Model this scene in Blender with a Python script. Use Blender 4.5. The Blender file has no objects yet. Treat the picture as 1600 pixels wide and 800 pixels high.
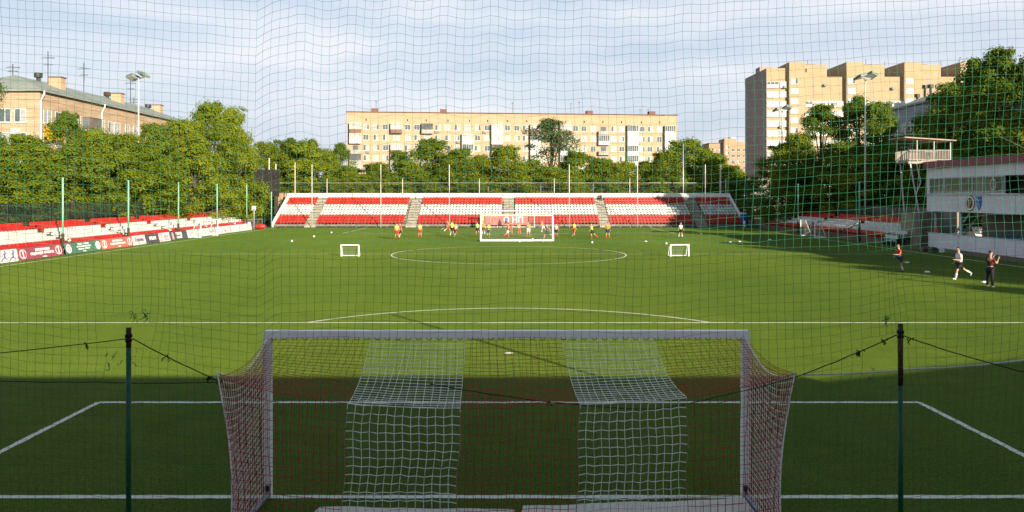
import bpy, bmesh, math, random
from mathutils import Vector, Matrix, noise
R = math.radians
rnd = random.Random(7)
scene = bpy.context.scene
COL = scene.collection

# ------------------------------------------------------------------ camera
F, X0, HZ, CH = 1232.0, 795.0, 305.0, 4.63          # focal length in px, principal column, horizon row, eye height
cam_d = bpy.data.cameras.new('camera'); cam = bpy.data.objects.new('camera', cam_d); COL.objects.link(cam)
cam.location = (0, 0, CH); cam.rotation_euler = (R(90), 0, 0)
cam_d.sensor_width = 36; cam_d.lens = 36 * F / 1600
cam_d.shift_x = (800 - X0) / 1600; cam_d.shift_y = -(400 - HZ) / 1600
cam_d.clip_start = 0.1; cam_d.clip_end = 4000
scene.camera = cam
scene.render.resolution_x = 1024; scene.render.resolution_y = 512

# ------------------------------------------------------------------ sky and sun
SUN_EL, SUN_AZ = 17.0, 33.0                          # sun behind the camera, 34 degrees to the right
w = bpy.data.worlds.new('World'); scene.world = w; w.use_nodes = True
nt = w.node_tree; nt.nodes.clear(); N = nt.nodes.new; L = nt.links.new
out = N('ShaderNodeOutputWorld'); bg = N('ShaderNodeBackground'); sky = N('ShaderNodeTexSky')
sky.sky_type = 'NISHITA'; sky.sun_disc = False; sky.sun_elevation = R(SUN_EL); sky.sun_rotation = R(180 - SUN_AZ)
sky.air_density = 1.5; sky.dust_density = 1.2; sky.ozone_density = 2.5
tc = N('ShaderNodeTexCoord'); mp = N('ShaderNodeMapping'); mp.inputs['Scale'].default_value = (1.2, 1.2, 6.0)
mp.inputs['Rotation'].default_value = (0, R(8), 0)
nz = N('ShaderNodeTexNoise'); nz.inputs['Scale'].default_value = 2.6; nz.inputs['Detail'].default_value = 6; nz.inputs['Roughness'].default_value = .5
cr = N('ShaderNodeValToRGB'); cr.color_ramp.elements[0].position = .36; cr.color_ramp.elements[1].position = .66
cr.color_ramp.elements[0].color = (.80, .80, .80, 1); cr.color_ramp.elements[1].color = (1, 1, 1, 1)
mx = N('ShaderNodeMix'); mx.data_type = 'RGBA'
cc = N('ShaderNodeValToRGB'); cc.color_ramp.elements[0].position = .38; cc.color_ramp.elements[1].position = .64
cc.color_ramp.elements[0].color = (.66, .73, .91, 1); cc.color_ramp.elements[1].color = (.86, .875, .95, 1)
cs = N('ShaderNodeMix'); cs.data_type = 'RGBA'; cs.blend_type = 'MULTIPLY'; cs.inputs['Factor'].default_value = 1; cs.inputs['B'].default_value = (8.2, 8.2, 8.2, 1)
L(nz.outputs['Fac'], cc.inputs['Fac']); L(cc.outputs['Color'], cs.inputs['A']); L(cs.outputs['Result'], mx.inputs['B'])
L(tc.outputs['Generated'], mp.inputs['Vector']); L(mp.outputs['Vector'], nz.inputs['Vector']); L(nz.outputs['Fac'], cr.inputs['Fac'])
ml = N('ShaderNodeMath'); ml.operation = 'MULTIPLY'; ml.inputs[1].default_value = .97
sp = N('ShaderNodeSeparateXYZ'); mr_ = N('ShaderNodeMapRange'); mr_.inputs['From Min'].default_value = .30; mr_.inputs['From Max'].default_value = .55; mr_.inputs['To Min'].default_value = 1; mr_.inputs['To Max'].default_value = .22
L(tc.outputs['Generated'], sp.inputs[0]); L(sp.outputs['Z'], mr_.inputs['Value'])
m2 = N('ShaderNodeMath'); m2.operation = 'MULTIPLY'; L(cr.outputs['Color'], m2.inputs[0]); L(mr_.outputs[0], m2.inputs[1])
L(m2.outputs[0], ml.inputs[0]); L(ml.outputs[0], mx.inputs['Factor']); L(sky.outputs['Color'], mx.inputs['A'])
L(mx.outputs['Result'], bg.inputs['Color']); bg.inputs['Strength'].default_value = .058
L(bg.outputs['Background'], out.inputs['Surface'])
sl = bpy.data.lights.new('sun', 'SUN'); sl.energy = 5.0; sl.angle = R(.5); sl.color = (1.0, .86, .66)
so = bpy.data.objects.new('sun', sl); COL.objects.link(so)
sdir = Vector((math.sin(R(SUN_AZ)) * math.cos(R(SUN_EL)), -math.cos(R(SUN_AZ)) * math.cos(R(SUN_EL)), math.sin(R(SUN_EL))))
so.rotation_euler = sdir.to_track_quat('Z', 'Y').to_euler(); so.location = sdir * 60
vs = scene.view_settings; vs.view_transform = 'Standard'; vs.look = 'None'; vs.gamma = 1; vs.use_curve_mapping = False; vs.exposure = 1.15
scene.render.engine = 'CYCLES'; scene.cycles.max_bounces = 6; scene.cycles.transparent_max_bounces = 8
scene.cycles.use_denoising = True

# ------------------------------------------------------------------ helpers
def PX(px, Y): return (px - X0) * Y / F
def PZ(py, Y): return CH + (HZ - py) * Y / F
def GY(py): return CH * F / (py - HZ)
def SX(px, X): return X * F / (px - X0)             # distance at which the plane x = X shows at column px

MATS = {}
def mat(name, col, rough=.8, var=.15, scale=2.0, col2=None, metal=0, bump=0, stretch=(1, 1, 1), spec=.3, detail=4, fine=0):
    if name in MATS: return MATS[name]
    m = bpy.data.materials.new(name); m.use_nodes = True; t = m.node_tree; b = t.nodes['Principled BSDF']
    b.inputs['Roughness'].default_value = rough; b.inputs['Metallic'].default_value = metal; b.inputs['Specular IOR Level'].default_value = spec
    c2 = col2 or tuple(c * (1 - var * 2) for c in col)
    c1 = col if col2 else tuple(min(1, c * (1 + var * .6)) for c in col)
    co = t.nodes.new('ShaderNodeTexCoord'); ma = t.nodes.new('ShaderNodeMapping'); ma.inputs['Scale'].default_value = stretch
    n = t.nodes.new('ShaderNodeTexNoise'); n.inputs['Scale'].default_value = scale; n.inputs['Detail'].default_value = detail; n.inputs['Roughness'].default_value = .6
    r = t.nodes.new('ShaderNodeValToRGB'); r.color_ramp.elements[0].position = .3; r.color_ramp.elements[1].position = .7
    r.color_ramp.elements[0].color = (*c2, 1); r.color_ramp.elements[1].color = (*c1, 1)
    t.links.new(co.outputs['Object'], ma.inputs['Vector']); t.links.new(ma.outputs['Vector'], n.inputs['Vector'])
    t.links.new(n.outputs['Fac'], r.inputs['Fac']); t.links.new(r.outputs['Color'], b.inputs['Base Color'])
    if bump:
        bp = t.nodes.new('ShaderNodeBump'); bp.inputs['Strength'].default_value = bump; bp.inputs['Distance'].default_value = .03
        t.links.new(n.outputs['Fac'], bp.inputs['Height']); t.links.new(bp.outputs['Normal'], b.inputs['Normal'])
    MATS[name] = m
    return m

class MB:
    def __init__(s): s.v = []; s.f = []; s.m = []
    def face(s, pts, mi=0):
        n = len(s.v); s.v += [tuple(p) for p in pts]; s.f.append(tuple(range(n, n + len(pts)))); s.m.append(mi)
    def box(s, x0, x1, y0, y1, z0, z1, mi=0):
        n = len(s.v)
        s.v += [(x0, y0, z0), (x1, y0, z0), (x1, y1, z0), (x0, y1, z0), (x0, y0, z1), (x1, y0, z1), (x1, y1, z1), (x0, y1, z1)]
        for q in ((0, 3, 2, 1), (4, 5, 6, 7), (0, 1, 5, 4), (1, 2, 6, 5), (2, 3, 7, 6), (3, 0, 4, 7)):
            s.f.append(tuple(n + i for i in q)); s.m.append(mi)
    def tube(s, pts, r, n=6, mi=0, cap=True):
        pts = [Vector(p) for p in pts]; k = len(pts); rs = r if isinstance(r, (list, tuple)) else [r] * k
        base = len(s.v)
        for i, p in enumerate(pts):
            d = (pts[min(i + 1, k - 1)] - pts[max(i - 1, 0)])
            if d.length < 1e-9: d = Vector((0, 0, 1))
            d.normalize()
            a = d.cross(Vector((0, 0, 1))) if abs(d.z) < .95 else d.cross(Vector((0, 1, 0)))
            a.normalize(); b = d.cross(a)
            for j in range(n):
                t = 2 * math.pi * j / n + .4
                s.v.append(tuple(p + a * math.cos(t) * rs[i] + b * math.sin(t) * rs[i]))
        for i in range(k - 1):
            for j in range(n):
                s.f.append((base + i * n + j, base + i * n + (j + 1) % n, base + (i + 1) * n + (j + 1) % n, base + (i + 1) * n + j)); s.m.append(mi)
        if cap:
            s.f.append(tuple(base + j for j in range(n))[::-1]); s.m.append(mi)
            s.f.append(tuple(base + (k - 1) * n + j for j in range(n))); s.m.append(mi)
    def bar(s, p, q, wd, hd=None, mi=0):               # rectangular bar
        p = Vector(p); q = Vector(q); d = (q - p).normalized(); hd = hd or wd
        a = d.cross(Vector((0, 0, 1))) if abs(d.z) < .95 else Vector((1, 0, 0))
        a.normalize(); b = d.cross(a); n = len(s.v)
        for e in (p, q):
            for sx, sy in ((-1, -1), (1, -1), (1, 1), (-1, 1)): s.v.append(tuple(e + a * sx * wd / 2 + b * sy * hd / 2))
        for qd in ((0, 3, 2, 1), (4, 5, 6, 7), (0, 1, 5, 4), (1, 2, 6, 5), (2, 3, 7, 6), (3, 0, 4, 7)):
            s.f.append(tuple(n + i for i in qd)); s.m.append(mi)
    def prism(s, poly, axis, a0, a1, mi=0):            # poly in the two other axes, extruded along axis
        def P(u, v, a): return {'x': (a, u, v), 'y': (u, a, v), 'z': (u, v, a)}[axis]
        n = len(s.v); k = len(poly)
        s.v += [P(u, v, a0) for u, v in poly] + [P(u, v, a1) for u, v in poly]
        s.f.append(tuple(n + i for i in range(k))[::-1]); s.m.append(mi)
        s.f.append(tuple(n + k + i for i in range(k))); s.m.append(mi)
        for i in range(k):
            j = (i + 1) % k; s.f.append((n + i, n + j, n + k + j, n + k + i)); s.m.append(mi)
    def sphere(s, c, r, nu=10, nv=7, mi=0, sc=(1, 1, 1)):
        n = len(s.v)
        for i in range(nv + 1):
            th = math.pi * i / nv
            for j in range(nu):
                ph = 2 * math.pi * j / nu
                s.v.append((c[0] + r * sc[0] * math.sin(th) * math.cos(ph), c[1] + r * sc[1] * math.sin(th) * math.sin(ph), c[2] + r * sc[2] * math.cos(th)))
        for i in range(nv):
            for j in range(nu):
                s.f.append((n + i * nu + j, n + (i + 1) * nu + j, n + (i + 1) * nu + (j + 1) % nu, n + i * nu + (j + 1) % nu)); s.m.append(mi)
    def add(s, o, M=None, mi=None):
        n = len(s.v)
        s.v += [tuple(M @ Vector(v)) for v in o.v] if M else list(o.v)
        s.f += [tuple(n + i for i in f) for f in o.f]; s.m += (o.m if mi is None else [mi] * len(o.f))
    def mesh(s, name, mats, smooth=False):
        me = bpy.data.meshes.new(name); me.from_pydata(s.v, [], s.f)
        for m in (mats if isinstance(mats, (list, tuple)) else [mats]): me.materials.append(m)
        me.polygons.foreach_set('material_index', s.m)
        if smooth: me.polygons.foreach_set('use_smooth', [True] * len(s.f))
        me.update()
        bm = bmesh.new(); bm.from_mesh(me)
        if len(s.f) < 4000: bmesh.ops.recalc_face_normals(bm, faces=bm.faces)
        bm.to_mesh(me); bm.free()
        return me
    def build(s, name, mats, parent=None, smooth=False, **k):
        return link(name, s.mesh(name, mats, smooth), parent, **k)

def link(name, me, parent=None, loc=None, rz=None, **k):
    o = bpy.data.objects.new(name, me); COL.objects.link(o)
    if parent: o.parent = parent
    if loc is not None: o.location = loc
    if rz is not None: o.rotation_euler = (0, 0, rz)
    for a, b in k.items(): o[a] = b
    return o
def root(name, label, cat, loc=(0, 0, 0), rz=0, group=None):
    o = bpy.data.objects.new(name, None); COL.objects.link(o); o.location = loc; o.rotation_euler = (0, 0, rz)
    o['label'] = label; o['category'] = cat
    if group: o['group'] = group
    return o
def tag(o, label, cat, group=None):
    o['label'] = label; o['category'] = cat
    if group: o['group'] = group
    return o
def copy_tree(o, parent=None):
    c = o.copy(); COL.objects.link(c)
    if parent: c.parent = parent
    for ch in list(o.children): copy_tree(ch, c)
    return c
def struct(o): o['kind'] = 'structure'; return o
def text_mb(txt, size, depth=.01, align='CENTER'):
    cu = bpy.data.curves.new('t', 'FONT'); cu.body = txt; cu.size = size; cu.align_x = align; cu.align_y = 'CENTER'; cu.extrude = depth; cu.resolution_u = 2; cu.offset = size * .012
    ob = bpy.data.objects.new('t', cu); COL.objects.link(ob)
    me = bpy.data.meshes.new_from_object(ob); m = MB()
    m.v = [tuple(v.co) for v in me.vertices]; m.f = [tuple(p.vertices) for p in me.polygons]; m.m = [0] * len(m.f)
    bpy.data.objects.remove(ob); bpy.data.curves.remove(cu); bpy.data.meshes.remove(me)
    return m

# ------------------------------------------------------------------ materials
white = mat('white_paint', (.78, .78, .76), .45, .05, 3)
seat_red = mat('red_plastic', (.48, .020, .016), .45, .18, .8, spec=.5)
seat_white = mat('white_plastic', (.58, .58, .57), .45, .14, .8, spec=.5)
concrete = mat('concrete', (.36, .34, .30), .9, .2, 1.2, bump=.2)
dark_concrete = mat('old_concrete', (.20, .19, .16), .95, .25, 1.5, bump=.2)
steel = mat('galvanised_steel', (.42, .43, .44), .45, .1, 4, metal=.6)
dark_steel = mat('dark_steel', (.035, .035, .037), .5, .2, 4)
green_paint = mat('green_post_paint', (.014, .10, .045), .5, .2, 5)
pale_green = mat('pale_green_paint', (.22, .52, .34), .5, .15, 3)
rust = mat('rusty_steel', (.07, .035, .02), .85, .3, 14)
black_rope = mat('black_rope', (.012, .012, .012), .9, .2, 30)
turf_line = mat('turf_line_paint', (.70, .71, .62), .9, .14, 9, col2=(.50, .53, .40))
brick_y = mat('yellow_brick', (.42, .295, .195), .9, .1, .35, col2=(.365, .25, .16), stretch=(1, 1, 3))
brick_o = mat('orange_brick', (.42, .26, .17), .9, .08, .35, col2=(.37, .22, .14))
brick_old = mat('weathered_brick', (.44, .33, .225), .92, .1, .7, col2=(.30, .21, .14), stretch=(.4, .4, 5), detail=6, bump=.3)
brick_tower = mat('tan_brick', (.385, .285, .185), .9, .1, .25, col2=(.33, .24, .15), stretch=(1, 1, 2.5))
brick_dark = mat('brown_shade_brick', (.33, .265, .24), .9, .1, .3, stretch=(1, 1, 3))  # tower brick with the shade of its left face in the colour
mortar_dark = mat('brown_rendered_recess', (.16, .105, .07), .9, .1, 1)
glass = mat('window_glass', (.10, .13, .15), .12, .3, .6, spec=.8)
curtain = mat('curtained_glass', (.33, .35, .35), .35, .2, 1.3, spec=.6)
loggia_white = mat('white_loggia_panel', (.58, .58, .57), .5, .06, .6)
loggia_brown = mat('brown_balcony_panel', (.19, .105, .075), .7, .2, .8)
loggia_grey = mat('grey_balcony_panel', (.33, .32, .29), .7, .2, .8)
plaster = mat('grey_plaster', (.70, .68, .72), .85, .06, .5, bump=.05)
maroon = mat('maroon_roof_metal', (.21, .035, .055), .5, .15, 1.5)
roof_metal = mat('weathered_roof_metal', (.27, .30, .27), .55, .25, .35, stretch=(1, 1, 1), col2=(.18, .20, .18))
bark = mat('bark', (.085, .062, .045), .95, .25, 3, bump=.4)
skin = mat('skin', (.50, .29, .20), .6, .05, 3)
hair_m = mat('dark_hair', (.025, .017, .012), .7, .2, 20)

def turf_material():
    m = bpy.data.materials.new('artificial_turf'); m.use_nodes = True; t = m.node_tree; b = t.nodes['Principled BSDF']
    b.inputs['Roughness'].default_value = .85; b.inputs['Specular IOR Level'].default_value = .02; b.inputs['Diffuse Roughness'].default_value = .45
    co = t.nodes.new('ShaderNodeTexCoord')
    def nz(sc, det, st=(1, 1, 1)):
        ma = t.nodes.new('ShaderNodeMapping'); ma.inputs['Scale'].default_value = st
        n = t.nodes.new('ShaderNodeTexNoise'); n.inputs['Scale'].default_value = sc; n.inputs['Detail'].default_value = det; n.inputs['Roughness'].default_value = .65
        t.links.new(co.outputs['Object'], ma.inputs['Vector']); t.links.new(ma.outputs['Vector'], n.inputs['Vector']); return n
    def ramp(n, a, b_, c1, c2):
        r = t.nodes.new('ShaderNodeValToRGB'); r.color_ramp.elements[0].position = a; r.color_ramp.elements[1].position = b_
        r.color_ramp.elements[0].color = (*c1, 1); r.color_ramp.elements[1].color = (*c2, 1); t.links.new(n.outputs['Fac'], r.inputs['Fac']); return r
    fine = nz(22, 7, (1, .7, 1)); big = nz(.09, 3, (1, .45, 1)); mid = nz(1.1, 4)
    c1 = ramp(fine, .3, .72, (.034, .060, .009), (.120, .176, .024))
    c2 = ramp(big, .35, .7, (.80, .86, .8), (1.14, 1.10, 1.0)); c3 = ramp(mid, .3, .7, (.84, .88, .85), (1.10, 1.08, 1.05))
    def mul(a, b_):
        x = t.nodes.new('ShaderNodeMix'); x.data_type = 'RGBA'; x.blend_type = 'MULTIPLY'; x.inputs['Factor'].default_value = 1
        t.links.new(a, x.inputs['A']); t.links.new(b_, x.inputs['B']); return x.outputs['Result']
    t.links.new(mul(mul(c1.outputs['Color'], c2.outputs['Color']), c3.outputs['Color']), b.inputs['Base Color'])
    bp = t.nodes.new('ShaderNodeBump'); bp.inputs['Strength'].default_value = .5; bp.inputs['Distance'].default_value = .03
    t.links.new(fine.outputs['Fac'], bp.inputs['Height']); t.links.new(bp.outputs['Normal'], b.inputs['Normal'])
    return m
turf = turf_material()

def leaf_material(name, c1, c2):
    m = bpy.data.materials.new(name); m.use_nodes = True; t = m.node_tree; t.nodes.clear()
    o = t.nodes.new('ShaderNodeOutputMaterial'); g = t.nodes.new('ShaderNodeNewGeometry'); oi = t.nodes.new('ShaderNodeObjectInfo')
    ad = t.nodes.new('ShaderNodeMath'); ad.operation = 'ADD'; ml = t.nodes.new('ShaderNodeMath'); ml.operation = 'MULTIPLY'; ml.inputs[1].default_value = .45
    m2 = t.nodes.new('ShaderNodeMath'); m2.operation = 'MULTIPLY'; m2.inputs[1].default_value = .55
    t.links.new(g.outputs['Random Per Island'], m2.inputs[0]); t.links.new(oi.outputs['Random'], ml.inputs[0])
    ml.inputs[1].default_value = .30; m2.inputs[1].default_value = .22
    co = t.nodes.new('ShaderNodeTexCoord'); n = t.nodes.new('ShaderNodeTexNoise'); n.inputs['Scale'].default_value = .55; n.inputs['Detail'].default_value = 2
    m3 = t.nodes.new('ShaderNodeMath'); m3.operation = 'MULTIPLY_ADD'; m3.inputs[1].default_value = 1.3; m3.inputs[2].default_value = -.47
    t.links.new(co.outputs['Object'], n.inputs['Vector']); t.links.new(n.outputs['Fac'], m3.inputs[0])
    a2 = t.nodes.new('ShaderNodeMath'); a2.operation = 'ADD'; t.links.new(ml.outputs[0], a2.inputs[0]); t.links.new(m3.outputs[0], a2.inputs[1])
    t.links.new(a2.outputs[0], ad.inputs[0]); t.links.new(m2.outputs[0], ad.inputs[1])
    r = t.nodes.new('ShaderNodeValToRGB'); r.color_ramp.elements[0].color = (*c1, 1); r.color_ramp.elements[1].color = (*c2, 1)
    t.links.new(ad.outputs[0], r.inputs['Fac'])
    d = t.nodes.new('ShaderNodeBsdfDiffuse'); tr = t.nodes.new('ShaderNodeBsdfTranslucent'); mx = t.nodes.new('ShaderNodeMixShader'); mx.inputs[0].default_value = .40
    t.links.new(r.outputs['Color'], d.inputs['Color']); t.links.new(r.outputs['Color'], tr.inputs['Color'])
    t.links.new(d.outputs[0], mx.inputs[1]); t.links.new(tr.outputs[0], mx.inputs[2]); t.links.new(mx.outputs[0], o.inputs['Surface'])
    return m
leaf_a = leaf_material('leaf_yellow_green', (.072, .122, .010), (.26, .30, .026))
leaf_b = leaf_material('leaf_mid_green', (.060, .112, .012), (.205, .262, .032))
leaf_c = leaf_material('leaf_pale_green', (.07, .10, .035), (.17, .20, .075))

def mesh_fence_material(name, col, scale, thick):
    m = bpy.data.materials.new(name); m.use_nodes = True; t = m.node_tree; b = t.nodes['Principled BSDF']; b.inputs['Base Color'].default_value = (*col, 1)
    o = t.nodes['Material Output']; tr = t.nodes.new('ShaderNodeBsdfTransparent'); mx = t.nodes.new('ShaderNodeMixShader')
    mx.inputs[0].default_value = thick
    t.links.new(tr.outputs[0], mx.inputs[1]); t.links.new(b.outputs[0], mx.inputs[2]); t.links.new(mx.outputs[0], o.inputs['Surface'])
    return m
shade_net = mesh_fence_material('dark_fence_mesh', (.012, .028, .022), 20, .55)
thin_net = mesh_fence_material('fine_net_mesh', (.4, .42, .42), 20, .10)
dark_net = mesh_fence_material('fine_dark_mesh', (.05, .055, .05), 20, .08)

# ------------------------------------------------------------------ ground
m = MB(); m.face([(-1500, -300, -.02), (1500, -300, -.02), (1500, 2500, -.02), (-1500, 2500, -.02)])
struct(m.build('ground', mat('rough_ground', (.10, .10, .045), .95, .3, .25, col2=(.065, .085, .025))))
m = MB(); m.face([(-37, 3, 0), (37, 3, 0), (37, 116, 0), (-37, 116, 0)])
struct(m.build('turf_pitch', turf))
for nm, a in (('running_path', (-44, -34.6, 45, 116)),):
    m = MB(); m.face([(a[0], a[2], .006), (a[1], a[2], .006), (a[1], a[3], .006), (a[0], a[3], .006)])
    struct(m.build('side_path', mat('brown_gravel', (.16, .12, .075), .95, .2, 2)))
m = MB(); m.face([(35.2, 45, .006), (48, 45, .006), (48, 116, .006), (35.2, 116, .006)])
struct(m.build('side_path', MATS['brown_gravel']))
m = MB(); m.face([(-60, 112.8, .010), (60, 112.8, .010), (60, 126, .010), (-60, 126, .010)])
struct(m.build('service_road', mat('asphalt', (.055, .055, .055), .9, .2, 2)))
m = MB()
for k in range(-8, 9): m.face([(k * 4.1 - .012, 3, .0025), (k * 4.1 + .012, 3, .0025), (k * 4.1 + .012, 116, .0025), (k * 4.1 - .012, 116, .0025)])
# line markings: ragged edges
YG, YF, YM = 12.1, 112.0, 62.05
def strip(m, pts, wd, z=.004, seg=.5):
    P = []
    for a, b in zip(pts, pts[1:]):
        a = Vector(a); b = Vector(b); n = max(1, int((b - a).length / seg))
        for i in range(n): P.append(a.lerp(b, i / n))
    P.append(Vector(pts[-1])); n0 = len(m.v)
    for i, p in enumerate(P):
        d = (P[min(i + 1, len(P) - 1)] - P[max(i - 1, 0)]).normalized(); nn = Vector((-d.y, d.x))
        j1 = rnd.uniform(-.012, .012); j2 = rnd.uniform(-.012, .012)
        m.v.append((p.x + nn.x * (wd / 2 + j1), p.y + nn.y * (wd / 2 + j1), z)); m.v.append((p.x - nn.x * (wd / 2 + j2), p.y - nn.y * (wd / 2 + j2), z))
    for i in range(len(P) - 1):
        k = n0 + 2 * i; m.f.append((k, k + 1, k + 3, k + 2)); m.m.append(0)
LW = .13
def arc(cx, cy, r, a0, a1, n=60): return [(cx + r * math.cos(a0 + (a1 - a0) * i / n), cy + r * math.sin(a0 + (a1 - a0) * i / n)) for i in range(n + 1)]
m = MB()
strip(m, [(-33, YG), (33, YG)], LW, seg=.12); strip(m, [(-33, YF), (33, YF)], LW); strip(m, [(-33, YM), (33, YM)], LW * .8, .008)
strip(m, [(-33, 5), (-33, YF)], LW); strip(m, [(33, 5), (33, YF)], LW)
m6 = MB()
for s, y in ((1, YG), (-1, YF)):
    strip(m6, [(-9.16, y), (-9.16, y + s * 5.5)], LW, .008, .12); strip(m6, [(-9.16, y + s * 5.5), (9.16, y + s * 5.5)], LW, .0085, .12); strip(m6, [(9.16, y + s * 5.5), (9.16, y)], LW, .008, .12)
    strip(m6, [(-20.15, y), (-20.15, y + s * 16.5)], LW, .008); strip(m6, [(-20.15, y + s * 16.5), (20.15, y + s * 16.5)], LW, .0085); strip(m6, [(20.15, y + s * 16.5), (20.15, y)], LW, .008)
    a = math.asin(5.5 / 9.15)
    strip(m6, arc(0, y + s * 11, 9.15, s * a, s * (math.pi - a)), LW, .011, 2)
    m6.add(MB()); q = [(math.cos(t * .5236) * .13, y + s * 11 + math.sin(t * .5236) * .13, .009) for t in range(12)]; m6.face(q)
strip(m6, arc(0, YM, 9.15, 0, 2 * math.pi, 96), LW * .95, .012, 2)
m.add(m6)
struct(m.build('pitch_markings', turf_line))

# ------------------------------------------------------------------ building behind the camera (casts the shade over the near goal)
rb = root('brick_building', 'long low building behind the near goal, behind the viewer', 'building', (0, 0, 0))
m = MB(); m.box(-70, 22, -14, -2.2, 0, 7.98); m.prism([(22.003, 0), (60, 0), (60, 8.9), (30, 8.9), (22.003, 8.0)], 'y', -14, -2.2); m.build('wall', brick_old, rb)
m = MB(); m.box(-70.2, 21.9, -14.2, -2.0, 7.983, 8.08); m.build('roof', roof_metal, rb)

# ------------------------------------------------------------------ near goal
def net_chains(m, P, r, rows=True, cols=True, sides=3, rfun=None, keep=None):
    """P[i][j] grid of points; thin cords along both directions; keep(i,j,dir) may leave a cell edge out"""
    ni, nj = len(P), len(P[0])
    for i in range(ni):
        if not rows: break
        run = []
        for j in range(nj):
            run.append(P[i][j])
            if keep and not keep(i, j, 0):
                if len(run) > 1: m.tube(run, r, sides, cap=False)
                run = []
        if len(run) > 1: m.tube(run, r, sides, cap=False)
    for j in range(nj):
        if not cols: break
        run = []
        for i in range(ni):
            run.append(P[i][j])
            if keep and not keep(i, j, 1):
                if len(run) > 1: m.tube(run, r, sides, cap=False)
                run = []
        if len(run) > 1: m.tube(run, r, sides, cap=False)

red_cord = mat('red_net_cord', (.38, .018, .030), .85, .15, 8)
white_cord = mat('white_net_cord', (.86, .85, .80), .85, .08, 8)
teal_cord = mat('green_net_cord', (.010, .145, .08), .8, .15, 2)
goal_white = mat('goal_white_metal', (.86, .86, .86), .4, .05, 3, col2=(.76, .76, .76))
g = root('football_goal', 'full size white goal with red and white striped net nearest the viewer', 'goal', (0, YG, 0))
GX = -.035
for s in (-1, 1):
    m = MB(); m.box(GX + s * 3.66 - .055, GX + s * 3.66 + .055, -.06, .06, 0, 2.44); m.build('post', goal_white, g)
m = MB(); m.box(GX - 3.715, GX + 3.715, -.063, .063, 2.443, 2.555); m.build('crossbar', goal_white, g)
gp = mat('scuffed_grey_pipe', (.28, .31, .38), .5, .3, 12)
m = MB(); m.tube([(GX - 3.66, -.06, .05), (GX - 3.66, -2.5, .05), (GX + 3.66, -2.5, .05), (GX + 3.66, -.06, .05)], .04, 8); m.build('ground_frame', gp, g)
CH_ = .10
def backz(x): return 1.93 + .40 * (abs(x) / 3.66) ** 3.2 + (.05 if x > 0 else 0)
def roofP(u, t):                                       # u across (-3.66..3.66), t 0 crossbar -> 1 back
    xb = u + .10 * (1 - abs(u) / 3.66)
    x = u + (xb - u) * t; z0 = 2.42; zb = backz(u)
    z = z0 + (zb - z0) * t - .16 * math.sin(math.pi * t) * (1 - .3 * abs(u) / 3.66)
    return Vector((GX + x + .015 * math.sin(u * 7 + t * 3), -.06 - 2.05 * t, z + .01 * noise.noise(Vector((u * 3, t * 9, 0)))))
def backP(u, v):                                       # v 0 top -> 1 ground
    xb = u + .10 * (1 - abs(u) / 3.66) * (1 - v)
    k = abs(u) / 3.66; x = xb * (1 - .075 * math.sin(min(1, v * 1.4) * math.pi / 2) * k ** 4)
    zt = backz(u); z = zt * (1 - v) + .05 * v
    y = -2.11 - .35 * v + .05 * noise.noise(Vector((u * 1.2, v * 2, 3)))
    return Vector((GX + x + .012 * math.sin(v * 14 + u * 2), y, z + .016 * noise.noise(Vector((u * 4, v * 6, 1)))))
NU = 74
us = [-3.66 + 7.32 * i / (NU - 1) for i in range(NU)]
def iswhite(u): return .76 < abs(u - .12) < 2.14
segs = []
cur = [0]
for i in range(1, NU):
    mid = (us[i - 1] + us[i]) / 2
    if len(cur) > 1 and iswhite(mid) != iswhite((us[cur[-1]] + us[cur[-2]]) / 2): segs.append(cur); cur = [cur[-1]]
    cur.append(i)
segs.append(cur)
for sg in segs:
    mid = (us[sg[0]] + us[sg[1]]) / 2; wht = iswhite(mid); sub = sg if not wht else sg
    cols_ = sg if wht else sg[1:-1] if len(sg) > 2 else sg
    mr = MB(); NT = 22
    P = [[roofP(us[i], t / NT) for i in sg] for t in range(NT + 1)]
    Q = [[backP(us[i], (t / 19) ** .97) for i in sg] for t in range(20)]
    if wht:
        net_chains(mr, P, .0043); o = mr.build('net_roof', white_cord, g); o['label'] = 'white stripe of the goal net roof'
        mr = MB()
        for row in Q[1:]:                               # zigzag knots of the white panels
            for k, p in enumerate(row): p.z += .007 * (1 if k % 2 else -1)
        net_chains(mr, Q, .0054); o = mr.build('net_back', white_cord, g); o['label'] = 'white stripe of the goal net back'
    else:
        net_chains(mr, P, .0036); o = mr.build('net_roof', red_cord, g); o['label'] = 'red stripe of the goal net roof'
        mr = MB(); net_chains(mr, Q, .0040); o = mr.build('net_back', red_cord, g); o['label'] = 'red stripe of the goal net back'
for s in (-1, 1):
    def sideP(t, v):
        zt = 2.44 + (backz(3.66) - 2.44) * t - .15 * math.sin(math.pi * t)
        z = zt * (1 - v) + .05 * v - .10 * math.sin(math.pi * t) * (1 - v)
        y = -.05 - (2.06 + .35 * v) * t
        bow = .09 * math.sin(min(1, v * 1.4) * math.pi / 2) * t ** 2 * 3
        return Vector((GX + s * (3.66 - bow + .03 * math.sin(math.pi * t) * math.sin(3 * v)), y, z))
    P = [[sideP(t / 22, v / 24) for t in range(23)] for v in range(25)]
    mr = MB(); net_chains(mr, P, .0042); mr.tube([sideP(t / 22, 0) for t in range(23)], .012, 5); mr.tube([sideP(1, v / 20) for v in range(21)], .010, 5)
    mr.build('net_side', white_cord, g)
    P = [[sideP((t + .5) / 22, min(1, max(0, (v + .5 + .25 * (t % 2)) / 24))) for t in range(22)] for v in range(24)]
    mr = MB(); net_chains(mr, P, .0036); mr.build('net_side', red_cord, g)['label'] = 'red cords woven through the side net'
m = MB()
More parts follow.
